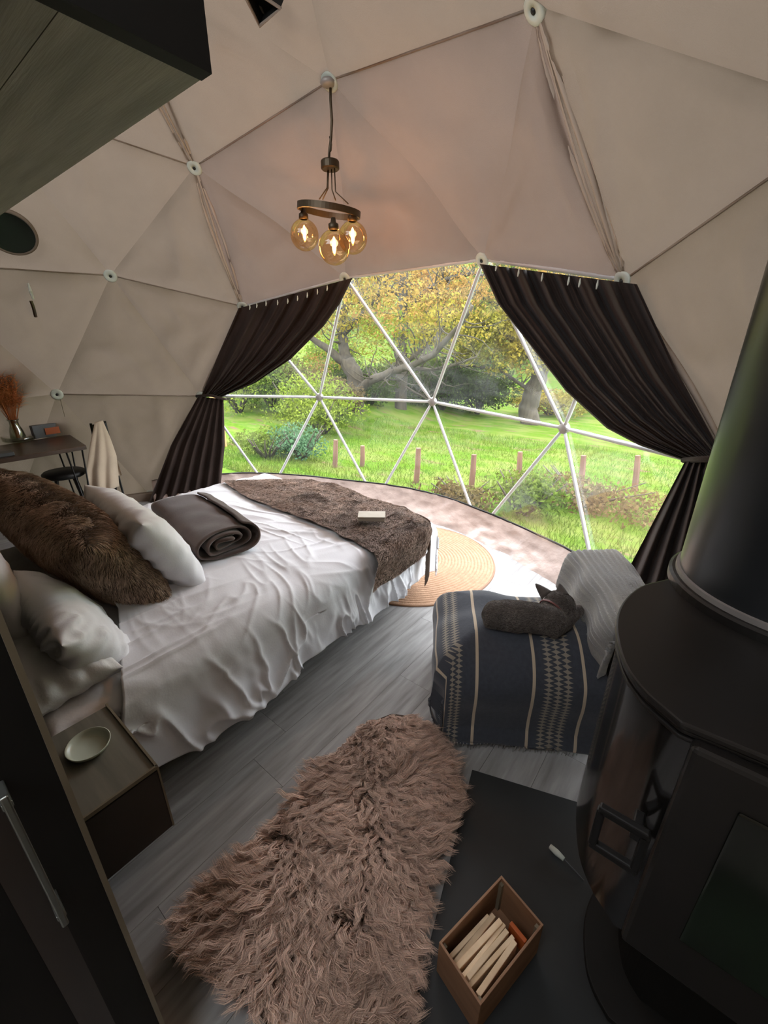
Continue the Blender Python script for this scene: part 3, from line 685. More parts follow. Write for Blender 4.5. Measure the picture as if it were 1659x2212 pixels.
dd = ds.build('dish', m_dish, smooth=True); dd.location = (dc[0] + .005, dc[1] + .0, nsz + .0035); dd.scale = (.86, .80, 1); tag(dd, 'shallow round celadon dish on the nightstand top', 'dish')

# ------------------------------------------------------------------ round jute rug (coiled braid)
rc = np.array([.425, 2.06]); RR = .645
rt = root('round_rug', (rc[0], rc[1], 0), 'round honey coloured jute rug on the floor at the foot of the bed', 'rug')
nr_ = 26; prf = [(.0001, .006)]
for k in range(nr_):
    r0 = RR * k / nr_; r1 = RR * (k + 1) / nr_
    prf += [(r0 + (r1 - r0) * f, .005 + .006 * math.sin(math.pi * f)) for f in (.12, .35, .65, .88)] + [(r1, .004)]
prf += [(RR, 0.0005)]
MB().lathe(prf, (rc[0], rc[1], 0.0012), 96).build('braid', m_jute, rt, smooth=True)
MB().lathe([(RR - .006, .001), (RR - .002, .010), (RR + .006, .010), (RR + .010, .001)], (rc[0], rc[1], 0.001), 96).build('bound_edge', m_tan, rt, smooth=True)

# ------------------------------------------------------------------ sheepskin
poly_px = [(850, 1522), (790, 1545), (735, 1600), (690, 1650), (640, 1720), (590, 1775), (540, 1835), (460, 1895), (400, 1955), (372, 2010), (400, 2085), (460, 2120), (520, 2165), (580, 2260),
           (700, 2350), (850, 2330), (885, 2200), (895, 2100), (905, 2000), (935, 1900), (955, 1840), (990, 1745), (995, 1690), (975, 1620), (935, 1555), (890, 1527)]
poly = np.array([onz(x, y, .035)[:2] for x, y in poly_px])
def inside(P, poly):
    x, y = P[:, 0], P[:, 1]; c = np.zeros(len(P), bool); n = len(poly); j = n - 1
    for i in range(n):
        xi, yi = poly[i]; xj, yj = poly[j]
        m = ((yi > y) != (yj > y)) & (x < (xj - xi) * (y - yi) / (yj - yi + 1e-12) + xi); c ^= m; j = i
    return c
ctr = poly.mean(0); inner = ctr + (poly - ctr) * .93
sk = root('sheepskin_rug', (ctr[0], ctr[1], 0), 'long shaggy taupe sheepskin rug on the plank floor', 'rug')
MB().prism([tuple(q) for q in ctr + (poly - ctr) * .95][::-1], .001, .014).build('hide', m_furbase, sk, bevel=.004)
n = 78000; lo, hi = inner.min(0), inner.max(0); P = np.zeros((0, 2))
while len(P) < n:
    q = lo + RNG.random((n, 2)) * (hi - lo); P = np.concatenate([P, q[inside(q, inner)]])
P = P[:n]
# lock centres
nc = 2600; Cc = P[RNG.choice(n, nc, replace=False)]
own = np.zeros(n, int); 
for s in range(0, n, 4000):
    dd_ = ((P[s:s + 4000, None] - Cc[None]) ** 2).sum(-1); own[s:s + 4000] = dd_.argmin(1)
ax_ = unit(np.array([ctr[0] - 1.25, 0]) * 0 + (poly[14] - poly[0]))     # spine direction
side_ = np.array([ax_[1], -ax_[0]]); rel = (Cc - ctr); lat = rel @ side_
fl0 = .55 * ax_[None] * (.6 + .4 * np.sign(rel @ ax_))[:, None] + side_[None] * (lat / .22)[:, None] * .9
q3 = np.concatenate([Cc * 7, np.zeros((nc, 1))], 1)
fl0 = fl0 + 1.1 * np.stack([noise(q3, 31), noise(q3, 32)], -1); fl0 /= np.linalg.norm(fl0, axis=1, keepdims=True)
Ll = .075 * (.75 + .5 * RNG.random(nc)); ph_ = RNG.random(nc) * 6.28; amp_ = .007 + .008 * RNG.random(nc); lift_ = .55 + .55 * RNG.random(nc)
o2 = own; ln = Ll[o2] * (.75 + .4 * RNG.random(n)); jit = RNG.normal(size=(n, 3)) * .0035; jit[:, 2] = np.abs(jit[:, 2])
toC = np.concatenate([(Cc[o2] - P), np.zeros((n, 1))], 1)
f3 = np.concatenate([fl0[o2], np.zeros((n, 1))], 1); s3 = np.stack([-f3[:, 1], f3[:, 0], f3[:, 2]], -1)
hump = .012 * (1 + noise(np.concatenate([P * 5, np.zeros((n, 1))], 1), 3))
def fl_fn(t):
    b = np.concatenate([P, np.full((n, 1), .012)], 1)
    up = np.array([0, 0, 1.]) * ((lift_[o2] * ln * (t * 1.35 - .75 * t * t)) + hump * t)[:, None]
    wav = s3 * (np.sin(ph_[o2] + t * 10) * amp_[o2] * t)[:, None]
    return b + up + f3 * (ln * t ** 1.25 * .85)[:, None] + wav + toC * .55 * t + jit * t
ribbons('fleece', None, fl_fn, n, 6, .0021, m_fleece, sk)

# ------------------------------------------------------------------ hearth, crate, tool
h1, h2, h3 = onz(1020, 1662, .012), onz(1240, 1745, .012), onz(885, 2212, .012)
e_ = unit(h3[:2] - h1[:2]); far = h1[:2] + e_ * 1.35
hp_ = [tuple(h1[:2]), tuple(far), (2.70, -.45), (2.74, .72), (2.55, 1.08)]
he = MB().prism(hp_, .001, .012).build('hearth_plate', m_slate, bevel=.002); tag(he, 'flat black steel hearth plate on the floor under the stove', 'hearth')
cz = .15; cr4 = [onz(*q, cz)[:2] for q in [(1083, 1890), (1175, 1999), (1038, 2172), (948, 2037)]]
cc = sum(cr4) / 4
uA = unit((cr4[0] - cr4[3]) + (cr4[1] - cr4[2])); wA = np.array([uA[1], -uA[0]]); la = (np.linalg.norm(cr4[0] - cr4[3]) + np.linalg.norm(cr4[1] - cr4[2])) / 2; lb = (np.linalg.norm(cr4[0] - cr4[1]) + np.linalg.norm(cr4[3] - cr4[2])) / 2
ang = math.atan2(uA[1], uA[0]); Rz = Matrix.Rotation(ang, 4, 'Z')
crt = root('kindling_crate', (cc[0], cc[1], .012), 'small plywood crate of kindling standing on the black hearth', 'crate')
def cp(a, b, z): return (cc[0] + uA[0] * a + wA[0] * b, cc[1] + uA[1] * a + wA[1] * b, z)
tk = .006; hz = .138
for a, b, da, db in ((la / 2 - tk / 2, 0, tk, lb), (-la / 2 + tk / 2, 0, tk, lb), (0, lb / 2 - tk / 2, la - 2 * tk, tk), (0, -lb / 2 + tk / 2, la - 2 * tk, tk)):
    MB().box(cp(a, b, .013 + hz / 2), (da, db, hz), Rz).build('side_panel', m_tan, crt, bevel=.001)
MB().box(cp(0, 0, .017), (la - .01, lb - .01, .006), Rz).build('bottom', m_tan, crt)
for a in (-1, 1):
    for b in (-1, 1): MB().box(cp(a * (la / 2 - tk - .005), b * (lb / 2 - tk - .005), .013 + hz / 2 - .006), (.01, .01, hz - .014), Rz).build('corner_post', m_edge, crt)
ks = [(-.040, .062, .011, .15), (-.026, .075, .013, .16), (-.012, .08, .014, .165), (.002, .084, .010, .17), (.013, .088, .012, .155), (.026, .084, .011, .16), (.041, .092, .013, .15)]
for i, (b, z, w, l) in enumerate(ks):
    R2 = Rz @ Matrix.Rotation(.05 * math.sin(i * 2.3), 4, 'Z') @ Matrix.Rotation(.06 * math.cos(i * 1.7), 4, 'Y')
    o = MB().box((0, 0, 0), (l, w, .05 + .006 * (i % 3))).build('kindling_stick', m_kind, bevel=.0015)
    o.matrix_world = Matrix.Translation(cp(-.03, b * lb / .12 * .95, .013 + z)) @ R2
    pos_ = ['nearest the fur rug', 'second from the fur rug', 'third from the fur rug', 'in the middle of the row', 'third from the stove side', 'second from the stove side', 'lying against the stove side wall'][i]
    tag(o, 'split kindling stick in the crate, ' + pos_, 'kindling', 'kindling sticks in the crate')
fo = MB().box(cp(la * .30, lb * .22, .09), (.012, lb * .36, .05), Rz).build('firelighter_packet', m_orange, bevel=.002); tag(fo, 'orange firelighter packet at the far end of the crate', 'packet')
t0, t1 = onz(1188, 1828, .03), onz(1218, 1856, .03)
tl = root('metal_tool', tuple((t0 + t1) / 2), 'small pale metal tool handle lying on the hearth under the stove', 'tool')
MB().tube([t0, t0 * .5 + t1 * .5, t1], [.008, .010, .007], 10).build('handle', m_white_pl, tl, smooth=True)
MB().tube([t1, t1 + (t1 - t0) * 1.4 + np.array([0, 0, -.012])], .003, 6).build('rod', m_iron, tl)

# ------------------------------------------------------------------ stove
SZ = 1.05
st = root('wood_stove', (2.38, .62, .012), 'large black wood burning stove with rounded side at the right', 'stove')
cnr = onz(1470, 1560, SZ); lft = onz(1331, 1345, SZ); bk = onz(1392, 1265, SZ)
# plan outline: flat front with a corner, side bulging left, rounded back
cen = np.array([2.42, .68])
pl_ = [tuple(cnr[:2]), tuple(onz(1400, 1500, SZ)[:2]), tuple(onz(1348, 1430, SZ)[:2]), tuple(onz(1330, 1350, SZ)[:2]), tuple(onz(1345, 1300, SZ)[:2]), tuple(onz(1385, 1265, SZ)[:2]), tuple(onz(1440, 1250, SZ)[:2])]
pl_ += [(2.22, .98), (2.38, 1.03), (2.54, .98), (2.66, .84), (2.70, .62), (2.66, .42), (2.58, float(cnr[1]) + .02)]
def smooth_poly(P, k=4):
    P = np.array(P); n = len(P); out = []
    for i in range(1, n - 2):
        p0, p1, p2, p3 = P[i - 1], P[i], P[i + 1], P[i + 2]
        for t in np.linspace(0, 1, k, endpoint=False):
            out.append(.5 * (2 * p1 + (p2 - p0) * t + (2 * p0 - 5 * p1 + 4 * p2 - p3) * t * t + (3 * p1 - p0 - 3 * p2 + p3) * t ** 3))
    return np.array([P[0]] + out + [P[-2], P[-1]])
OUT = smooth_poly(pl_)
def outl(s): return [tuple(q) for q in cen + (OUT - cen) * s]
bo_ = outl(.97); nb_ = len(bo_); zs_ = np.linspace(.51, SZ - .03, 12)
MB().add([(x, y, z) for z in zs_ for x, y in bo_], [[i * nb_ + k, i * nb_ + (k + 1) % nb_, (i + 1) * nb_ + (k + 1) % nb_, (i + 1) * nb_ + k] for i in range(11) for k in range(nb_)]).build('body', m_stovegl, st, smooth=True)
MB().prism(outl(1.0), SZ - .014, SZ).build('top_plate', m_stove, st, bevel=.004)
MB().prism(outl(.985), SZ - .024, SZ - .017).build('upper_rim', m_stove, st, bevel=.002)
MB().prism(outl(.99), SZ - .034, SZ - .027).build('lower_rim', m_stove, st, bevel=.002)
MB().prism(outl(.94), .50, .52).build('base_ring', m_stove, st, bevel=.003)
MB().prism(outl(.55), .02, .50).build('pedestal', m_black, st, bevel=.005)
MB().prism(outl(.75), .0125, .03).build('foot', m_black, st, bevel=.003)
fx0, fy = float(cnr[0]) * 1 + .02, float(cnr[1])
dr_ = MB(); dr_.box((fx0 + .19, fy - .002, .78), (.38, .03, .50)); dro = dr_.build('door', m_stove, st, bevel=.008)
MB().box((fx0 + .20, fy - .019, .80), (.26, .006, .32)).build('door_glass', m_dark, dro, bevel=.004)
# square latch loop on the side
lcn = onp(1335, 1812, 1, float(cnr[1]) - .03)
lm = MB()
for dy_, dz_, sy_, sz_ in ((.0, .045, .075, .016), (0, -.045, .075, .016), (.033, 0, .014, .09), (-.033, 0, .014, .09)):
    lm.box((lcn[0] + dy_, lcn[1], lcn[2] + dz_), (sy_, .014, sz_))
lm.box((lcn[0] + .02, lcn[1] + .02, lcn[2] + .03), (.016, .05, .016))
lm.build('latch', m_iron, st, bevel=.003)
# flue pipe with collar
pr = .215
pcx, pcy = float(onz(1466, 1262, SZ + .02)[0]) + pr - .012, .80
fl_ = root('flue_pipe', (pcx, pcy, SZ), 'thick black flue pipe rising from the stove top', 'flue')
MB().lathe([(pr, 0.0), (pr, 1.45)], (pcx, pcy, SZ + .023), 64).build('pipe', m_pipe, fl_, smooth=True)
col = MB().lathe([(pr + .018, .0005), (pr + .018, .018), (pr + .012, .022), (pr - .01, .022)], (pcx, pcy, SZ), 64).build('collar', m_stove, fl_, smooth=False)
bnd = MB().lathe([(pr + .006, .0225), (pr + .006, .034), (pr - .004, .036)], (pcx, pcy, SZ), 64).build('clamp_band', m_hub, fl_, smooth=False)

# ------------------------------------------------------------------ armchair with striped blanket, knit throw, cat
eu = unit(np.array([.854, .52])); ev = np.array([-eu[1], eu[0]]); A0c = np.array([1.445, .855]); SH = .45
def ch(u, d, z): return (A0c[0] + eu[0] * u + ev[0] * d, A0c[1] + eu[1] * u + ev[1] * d, z)
RzC = Matrix.Rotation(math.atan2(eu[1], eu[0]), 4, 'Z')
ac = root('armchair', ch(.36, .28, 0), 'low armchair beside the stove hidden under blankets', 'armchair')
MB().box(ch(.34, .30, .24), (.62, .46, .30), RzC).build('seat', m_divan, ac, bevel=.05, seg=4)
MB().box(ch(.70, .30, .36), (.12, .50, .52), RzC).build('backrest', m_divan, ac, bevel=.05, seg=4)
for u_, d_ in ((.08, .1), (.62, .1), (.08, .5), (.62, .5)): MB().tube([ch(u_, d_, .005), ch(u_, d_, .1)], [.016, .024], 10).build('leg', m_table, ac)
# blanket material: stripes in uv
mb_ = bpy.data.materials.new('navy_striped_wool'); mb_.use_nodes = True; N = mb_.node_tree.nodes; L = mb_.node_tree.links
b = N['Principled BSDF']; b.inputs['Roughness'].default_value = .9; b.inputs['Sheen Weight'].default_value = .25; b.inputs['Specular IOR Level'].default_value = .15
uv = N.new('ShaderNodeUVMap'); sp = N.new('ShaderNodeSeparateXYZ'); L.new(uv.outputs[0], sp.inputs[0]); Uo, Vo = sp.outputs[0], sp.outputs[1]
def mth(op, a, b=None, c=None):
    n = N.new('ShaderNodeMath'); n.operation = op
    for i, k in enumerate((a, b, c)):
        if k is None: continue
        if hasattr(k, 'node'): L.new(k, n.inputs[i])
        else: n.inputs[i].default_value = k
    return n.outputs[0]
def band(c, w): return mth('LESS_THAN', mth('ABSOLUTE', mth('SUBTRACT', Uo, c)), w)
def zig(c, w, per=.017, ph=0):
    tri = mth('MULTIPLY', mth('PINGPONG', mth('ADD', Vo, ph), per / 2), 2 / per)
    lim = mth('MULTIPLY_ADD', mth('POWER', tri, 1.6), w * 1.15, .0012)
    return mth('LESS_THAN', mth('ABSOLUTE', mth('SUBTRACT', Uo, c)), lim)
fac = None
for c in (-.045, .125, .345, .535): fac = band(c, .006) if fac is None else mth('MAXIMUM', fac, band(c, .006))
zz_ = None
for kk, c in enumerate((.010, .045, .400, .436, .472)): zz_ = zig(c, .016, ph=.007 * kk) if zz_ is None else mth('MAXIMUM', zz_, zig(c, .016, ph=.007 * kk))
nz = N.new('ShaderNodeTexNoise'); nz.inputs['Scale'].default_value = 60; L.new(uv.outputs[0], nz.inputs['Vector'])
base_ = N.new('ShaderNodeMix'); base_.data_type = 'RGBA'; base_.inputs['A'].default_value = (.038, .042, .052, 1); base_.inputs['B'].default_value = (.062, .067, .081, 1); L.new(nz.outputs['Fac'], base_.inputs['Factor'])
x1 = N.new('ShaderNodeMix'); x1.data_type = 'RGBA'; x1.inputs['B'].default_value = (.30, .26, .20, 1); L.new(base_.outputs['Result'], x1.inputs['A']); L.new(mth('MULTIPLY', zz_, .8), x1.inputs['Factor'])
x2 = N.new('ShaderNodeMix'); x2.data_type = 'RGBA'; x2.inputs['B'].default_value = (.46, .37, .27, 1); L.new(x1.outputs['Result'], x2.inputs['A']); L.new(fac, x2.inputs['Factor'])
L.new(x2.outputs['Result'], b.inputs['Base Color'])
bp = N.new('ShaderNodeBump'); bp.inputs['Strength'].default_value = .2; bp.inputs['Distance'].default_value = .004; nz2 = N.new('ShaderNodeTexNoise'); nz2.inputs['Scale'].default_value = 150; L.new(uv.outputs[0], nz2.inputs['Vector']); L.new(nz2.outputs['Fac'], bp.inputs['Height']); L.new(bp.outputs[0], b.inputs['Normal'])
na, nb = 150, 150
A_, B_, X, Y, Z, dx, dy = drape(na, nb, -.46, .62, -.535, .62, 0, SH + .01, 0.0, .80, 0.0, .52, r=.15)
hang = np.clip(np.maximum(dx, dy) / .25, 0, 1); p = P3(A_ * 5, B_ * 5, 0)
Z = Z + (1 - hang) * (.018 * fbm(p, 2, 3) - .03 * np.exp(-((A_ - .3) ** 2 + (B_ - .3) ** 2) / .03)) + hang * .0
bulge = .045 * np.sin(np.clip(np.maximum(dx, dy) / .36, 0, 1) * np.pi) + .014 * noise(P3(A_ * 9, B_ * 9, 3), 4) * hang
X = X - np.where((dx > dy) & (A_ < .3), 1, 0) * (bulge + .02 * np.clip(dx / .4, 0, 1)); Y = Y - np.where((dy >= dx) & (B_ < .3), 1, 0) * (bulge + .07 * np.clip(dy / .42, 0, 1) ** 2)
V = np.array([ch(x, y, z) for x, y, z in zip(X.ravel(), Y.ravel(), np.maximum(Z.ravel(), .03))])
me = fast_mesh('striped_blanket', V, grid_faces(na, nb)); me.materials.append(mb_)
uvl = me.uv_layers.new(name='UVMap'); li = np.zeros(len(me.loops), np.int32); me.loops.foreach_get('vertex_index', li)
uvl.data.foreach_set('uv', np.stack([A_.ravel()[li], B_.ravel()[li]], 1).astype(np.float32).ravel())
sb_ = obj('striped_blanket', me); tag(sb_, 'navy blanket with cream stripes and zigzags draped over the armchair seat', 'blanket'); s_ = sb_.modifiers.new('t', 'SOLIDIFY'); s_.thickness = .008; s_.offset = -1
# fringe
fm = MB()
for i in range(6, na - 8, 2):
    q = V.reshape(na, nb, 3)[i, 0]; fm.tube([q, q + np.array([random.uniform(-.006, .006), random.uniform(-.006, .006), -.028])], .0018, 4)
fo_ = fm.build('fringe', m_knit, sb_); fo_['kind'] = 'stuff'
# knitted throw over the backrest
na, nb = 200, 100
A_, B_, X, Y, Z, dx, dy = drape(na, nb, .40, 1.06, -.12, .72, 0, .66, .60, .84, -.02, .60, r=.085)
rib_ = .004 * np.sin(A_ * 260); Z = Z + .012 * fbm(P3(A_ * 6, B_ * 6, 1), 2, 4) + rib_; X = X + .012 * np.sin(B_ * 24 + A_ * 6) * np.clip(dx / .1, 0, 1) - .02 * np.clip(dx / .2, 0, 1) * np.sign(.68 - A_) * 1
V = np.array([ch(x, y, z) for x, y, z in zip(X.ravel(), Y.ravel(), Z.ravel())])
kn = obj('knitted_throw', fast_mesh('knitted_throw', V, grid_faces(na, nb)), None, m_knit); s_ = kn.modifiers.new('t', 'SOLIDIFY'); s_.thickness = .014; s_.offset = -1
tag(kn, 'thick oatmeal and grey knitted throw over the armchair back', 'blanket')

# cat: one continuous body from blended volumes
def blob(balls, voxel, smooth_it, name, mat, parent):
    bm = bmesh.new()
    for c, r, ax in balls:
        m_ = Matrix.Translation(c) @ (Vector(ax[0]).to_track_quat('X', 'Z').to_matrix().to_4x4() if ax else Matrix()) @ Matrix.Diagonal((*r, 1))
        bmesh.ops.create_icosphere(bm, subdivisions=3, radius=1, matrix=m_)
    me = bpy.data.meshes.new(name); bm.to_mesh(me); bm.free()
    o = bpy.data.objects.new(name, me); COL.objects.link(o)
    r_ = o.modifiers.new('r', 'REMESH'); r_.mode = 'VOXEL'; r_.voxel_size = voxel; r_.use_smooth_shade = True
    s_ = o.modifiers.new('s', 'SMOOTH'); s_.iterations = smooth_it; s_.factor = .6
    dg = bpy.context.evaluated_depsgraph_get(); me2 = bpy.data.meshes.new_from_object(o.evaluated_get(dg)); bpy.data.objects.remove(o)
    me2.polygons.foreach_set('use_smooth', [True] * len(me2.polygons)); me2.name = name; me2.materials.clear()
    return obj(name, me2, parent, mat)
CZ = SH
def cpx(x, y, z=0): q = onz(x, y, SH + .05 + z); return Vector(q)
cat = root('cat', tuple(cpx(1130, 1330) - Vector((0, 0, .05))), 'dark grey tabby cat curled asleep on the striped blanket', 'cat')
bl = []
spine = [(1076, 1326, .058), (1100, 1328, .065), (1128, 1331, .067), (1156, 1335, .066), (1180, 1339, .062), (1198, 1342, .052)]
for i, (x, y, r) in enumerate(spine): bl.append((cpx(x, y, r - .055), (r * 1.1, r * .95, r * .95), None))
for i in range(len(spine) - 1):
    (x, y, r), (x2, y2, r2) = spine[i], spine[i + 1]; bl.append((cpx((x + x2) / 2, (y + y2) / 2, r - .055), (r * 1.05, r * .95, r * .94), None))
for (x, y), r, z in (((1066, 1330), .050, -.01), ((1188, 1324), .052, .010), ((1196, 1313), .050, .022), ((1205, 1302), .056, .035), ((1216, 1305), .050, .030), ((1225, 1314), .036, .020), ((1233, 1322), .026, .008)):
    bl.append((cpx(x, y, z), (r, r, r * .92), None))
for (x0, y0), (x1, y1), r0, r1, z in (((1196, 1362), (1222, 1350), .030, .024, -.015), ((1222, 1350), (1243, 1330), .022, .018, -.01), ((1243, 1330), (1251, 1318), .019, .022, -.008), ((1056, 1346), (1120, 1362), .022, .014, -.03)):
    for t in np.linspace(0, 1, 7):
        r = r0 + (r1 - r0) * t; bl.append((cpx(x0 + (x1 - x0) * t, y0 + (y1 - y0) * t, z), (r, r, r), None))
cb_ = blob(bl, .0050, 22, 'body', m_catbody, cat)
bm = bmesh.new(); bm.from_mesh(cb_.data); bm.faces.ensure_lookup_table()
bmesh.ops.triangulate(bm, faces=bm.faces); bm.verts.ensure_lookup_table()
CV = np.array([v.co[:] for v in bm.verts]); CF = np.array([[f.verts[0].index, f.verts[1].index, f.verts[2].index, f.verts[2].index] for f in bm.faces]); bm.free()
def tri_samples(V, F, n):
    a, b, c = V[F[:, 0]], V[F[:, 1]], V[F[:, 2]]; nr = np.cross(b - a, c - a); ar = np.linalg.norm(nr, axis=1); nr = nr / (ar[:, None] + 1e-12)
    i = RNG.choice(len(F), n, p=ar / ar.sum()); u, v = RNG.random(n), RNG.random(n); s = u + v > 1; u[s], v[s] = 1 - u[s], 1 - v[s]
    return a[i] + (b[i] - a[i]) * u[:, None] + (c[i] - a[i]) * v[:, None], nr[i]
n = 26000; p, nr = tri_samples(CV, CF, n); f = np.array([-.8, -.4, -.3])[None] + .4 * RNG.normal(size=(n, 3)); f -= nr * (f * nr).sum(1, keepdims=True); f /= np.linalg.norm(f, axis=1, keepdims=True)
ribbons('fur', p, lambda t: p + nr * .004 * t * (1.4 - .8 * t) + f * .009 * t, n, 2, .0011, m_cat, cat)
hc = cpx(1208, 1292, .04)
for (x, y, z), (tx, ty, tz), (wx_, wy_) in (((1182, 1287, .055), (1158, 1262, .075), (.024, -.012)), ((1214, 1287, .070), (1209, 1262, .10), (.025, .008))):
    b0 = cpx(x, y, z); tp = cpx(tx, ty, tz); axd = (tp - b0); hgt = axd.length; d_ = axd.normalized(); sd_ = d_.cross(Vector(CAM_P) - b0).normalized()
    back = d_.cross(sd_).normalized(); mb2 = MB(); rows = []
    Vs = []; ns_ = 8
    for i in range(7):
        t = i / 6; w = .026 * (1 - t) ** .75 + .001
        for j in range(ns_):
            s = j / (ns_ - 1) * 2 - 1
            Vs.append(b0 + d_ * (hgt * t) + sd_ * (w * s) + back * (-.010 * (1 - s * s) * (1 - t * .6)))
    e = obj('ear', fast_mesh('ear', [tuple(v) for v in Vs], grid_faces(7, ns_)), cat, m_catbody); s_ = e.modifiers.new('t', 'SOLIDIFY'); s_.thickness = .003
    Vi = [Vector(v) + back * (-.0035) * -1 + (b0 + d_ * hgt * .4 - Vector(v)) * .3 for v in Vs]
    ie = obj('inner_ear', fast_mesh('inner_ear', [tuple(v) for v in Vi], grid_faces(7, ns_)), e, m_ear); ie['label'] = 'pinkish brown inner ear'
# eye slit, nose
MB().lathe([(.0001, .004), (.004, .002), (.0045, -.002), (.0001, -.004)], cpx(1242, 1315, .03), 10).build('nose', m_iron, cat, smooth=True)
# collar ring around the neck
nk = cpx(1191, 1317, .016); dn_ = (cpx(1205, 1302, .035) - cpx(1180, 1332, .0)).normalized(); rq = dn_.to_track_quat('Z', 'Y').to_matrix()
MB().lathe([(.0545, -.004), (.0555, 0), (.0545, .004), (.050, .004), (.050, -.004), (.0545, -.004)], nk, 32, rq).build('collar', m_collar, cat, smooth=True)

# ------------------------------------------------------------------ chandelier
cx0, cy0 = float(NP[ID['B']][0]) - .03, float(NP[ID['B']][1]); topz = float(NP[ID['B']][2])
cdl = root('chandelier', (cx0, cy0, 2.3), 'three bulb pendant chandelier with dark ring hanging from the canvas', 'chandelier')
xs_ = lambda x, y: onp(x, y, 1, cy0)
MB().lathe([(.0001, 0), (.035, -.002), (.045, -.015), (.03, -.03), (.0001, -.03)], NP[ID['B']] - np.array([0, .02, .005]), 20).build('ceiling_hook', m_hub, cdl, smooth=True)
MB().tube([NP[ID['B']], xs_(714, 215), xs_(717, 260), xs_(715, 300), xs_(711, 330), xs_(711, 352)], .0075, 8).build('cable', m_brass, cdl, smooth=True)
MB().tube([xs_(712, 295), xs_(716, 312), xs_(715, 325), xs_(711, 330)], .004, 6).build('cable_loop', m_brass, cdl, smooth=True)
can = xs_(713, 357)
MB().lathe([(.0001, .024), (.050, .022), (.054, .016), (.054, -.016), (.048, -.022), (.0001, -.022)], can, 28).build('canopy_disc', m_brass, cdl, smooth=False)
rc_ = xs_(711, 455); RRg = .192
tilt = Matrix.Rotation(math.radians(9), 3, 'Y')
MB().lathe([(RRg, -.017), (RRg, .017), (RRg - .012, .017), (RRg - .012, -.017), (RRg, -.017)], rc_, 56, tilt).build('ring', m_brass, cdl, smooth=False)
for q in ((690, 430), (697, 431), (725, 433), (752, 440)):
    a = xs_(*q); MB().tube([can + np.array([(q[0] - 713) * .0009, 0, -.02]), (can + a) / 2 + np.array([(713 - q[0]) * .0008, 0, -.03]), a], .0035, 6).build('suspension_wire', m_brass, cdl, smooth=True)
bulbs = [((655, 462), (656, 478), (658, 508), -.06), ((721, 478), (721, 494), (722, 535), -.20), ((762, 462), (762, 482), (762, 514), .04)]
for (qa, qs, qb, dy_) in bulbs:
    yv = cy0 + dy_; f3_ = lambda q: onp(q[0], q[1], 1, yv); bc = f3_(qb); so_ = f3_(qs)
    MB().tube([rc_ + (f3_(qa) - rc_) * 1.0, so_ + np.array([0, 0, .02])], .004, 6).build('bulb_cord', m_brass, cdl)
    sk_ = np.array([bc[0], bc[1], bc[2] + .101])
    MB().lathe([(.0001, .045), (.012, .042), (.016, .02), (.028, .012), (.030, -.012), (.022, -.018)], sk_, 20).build('socket', m_brass, cdl, smooth=True)
    r_ = .088
    gl = MB().lathe([(r_ * math.sin(a), r_ * math.cos(a)) for a in np.linspace(.26, math.pi - .001, 22)], bc, 32).build('bulb', m_amber, cdl, smooth=True)
    MB().lathe([(.0001, .045), (.006, .035), (.011, .005), (.010, -.02), (.004, -.038), (.0001, -.04)], bc + np.array([0, 0, .01]), 12).build('filament', m_fil, gl, smooth=True)
    pld = bpy.data.lights.new('bulb_light', 'POINT'); pld.energy = 3.2; pld.color = (1, .5, .2); pld.shadow_soft_size = .03
    plo = bpy.data.objects.new('bulb_light', pld); COL.objects.link(plo); plo.location = bc + np.array([0, 0, -.03]); plo.parent = cdl; plo.matrix_parent_inverse = Matrix.Translation(-cdl.location)

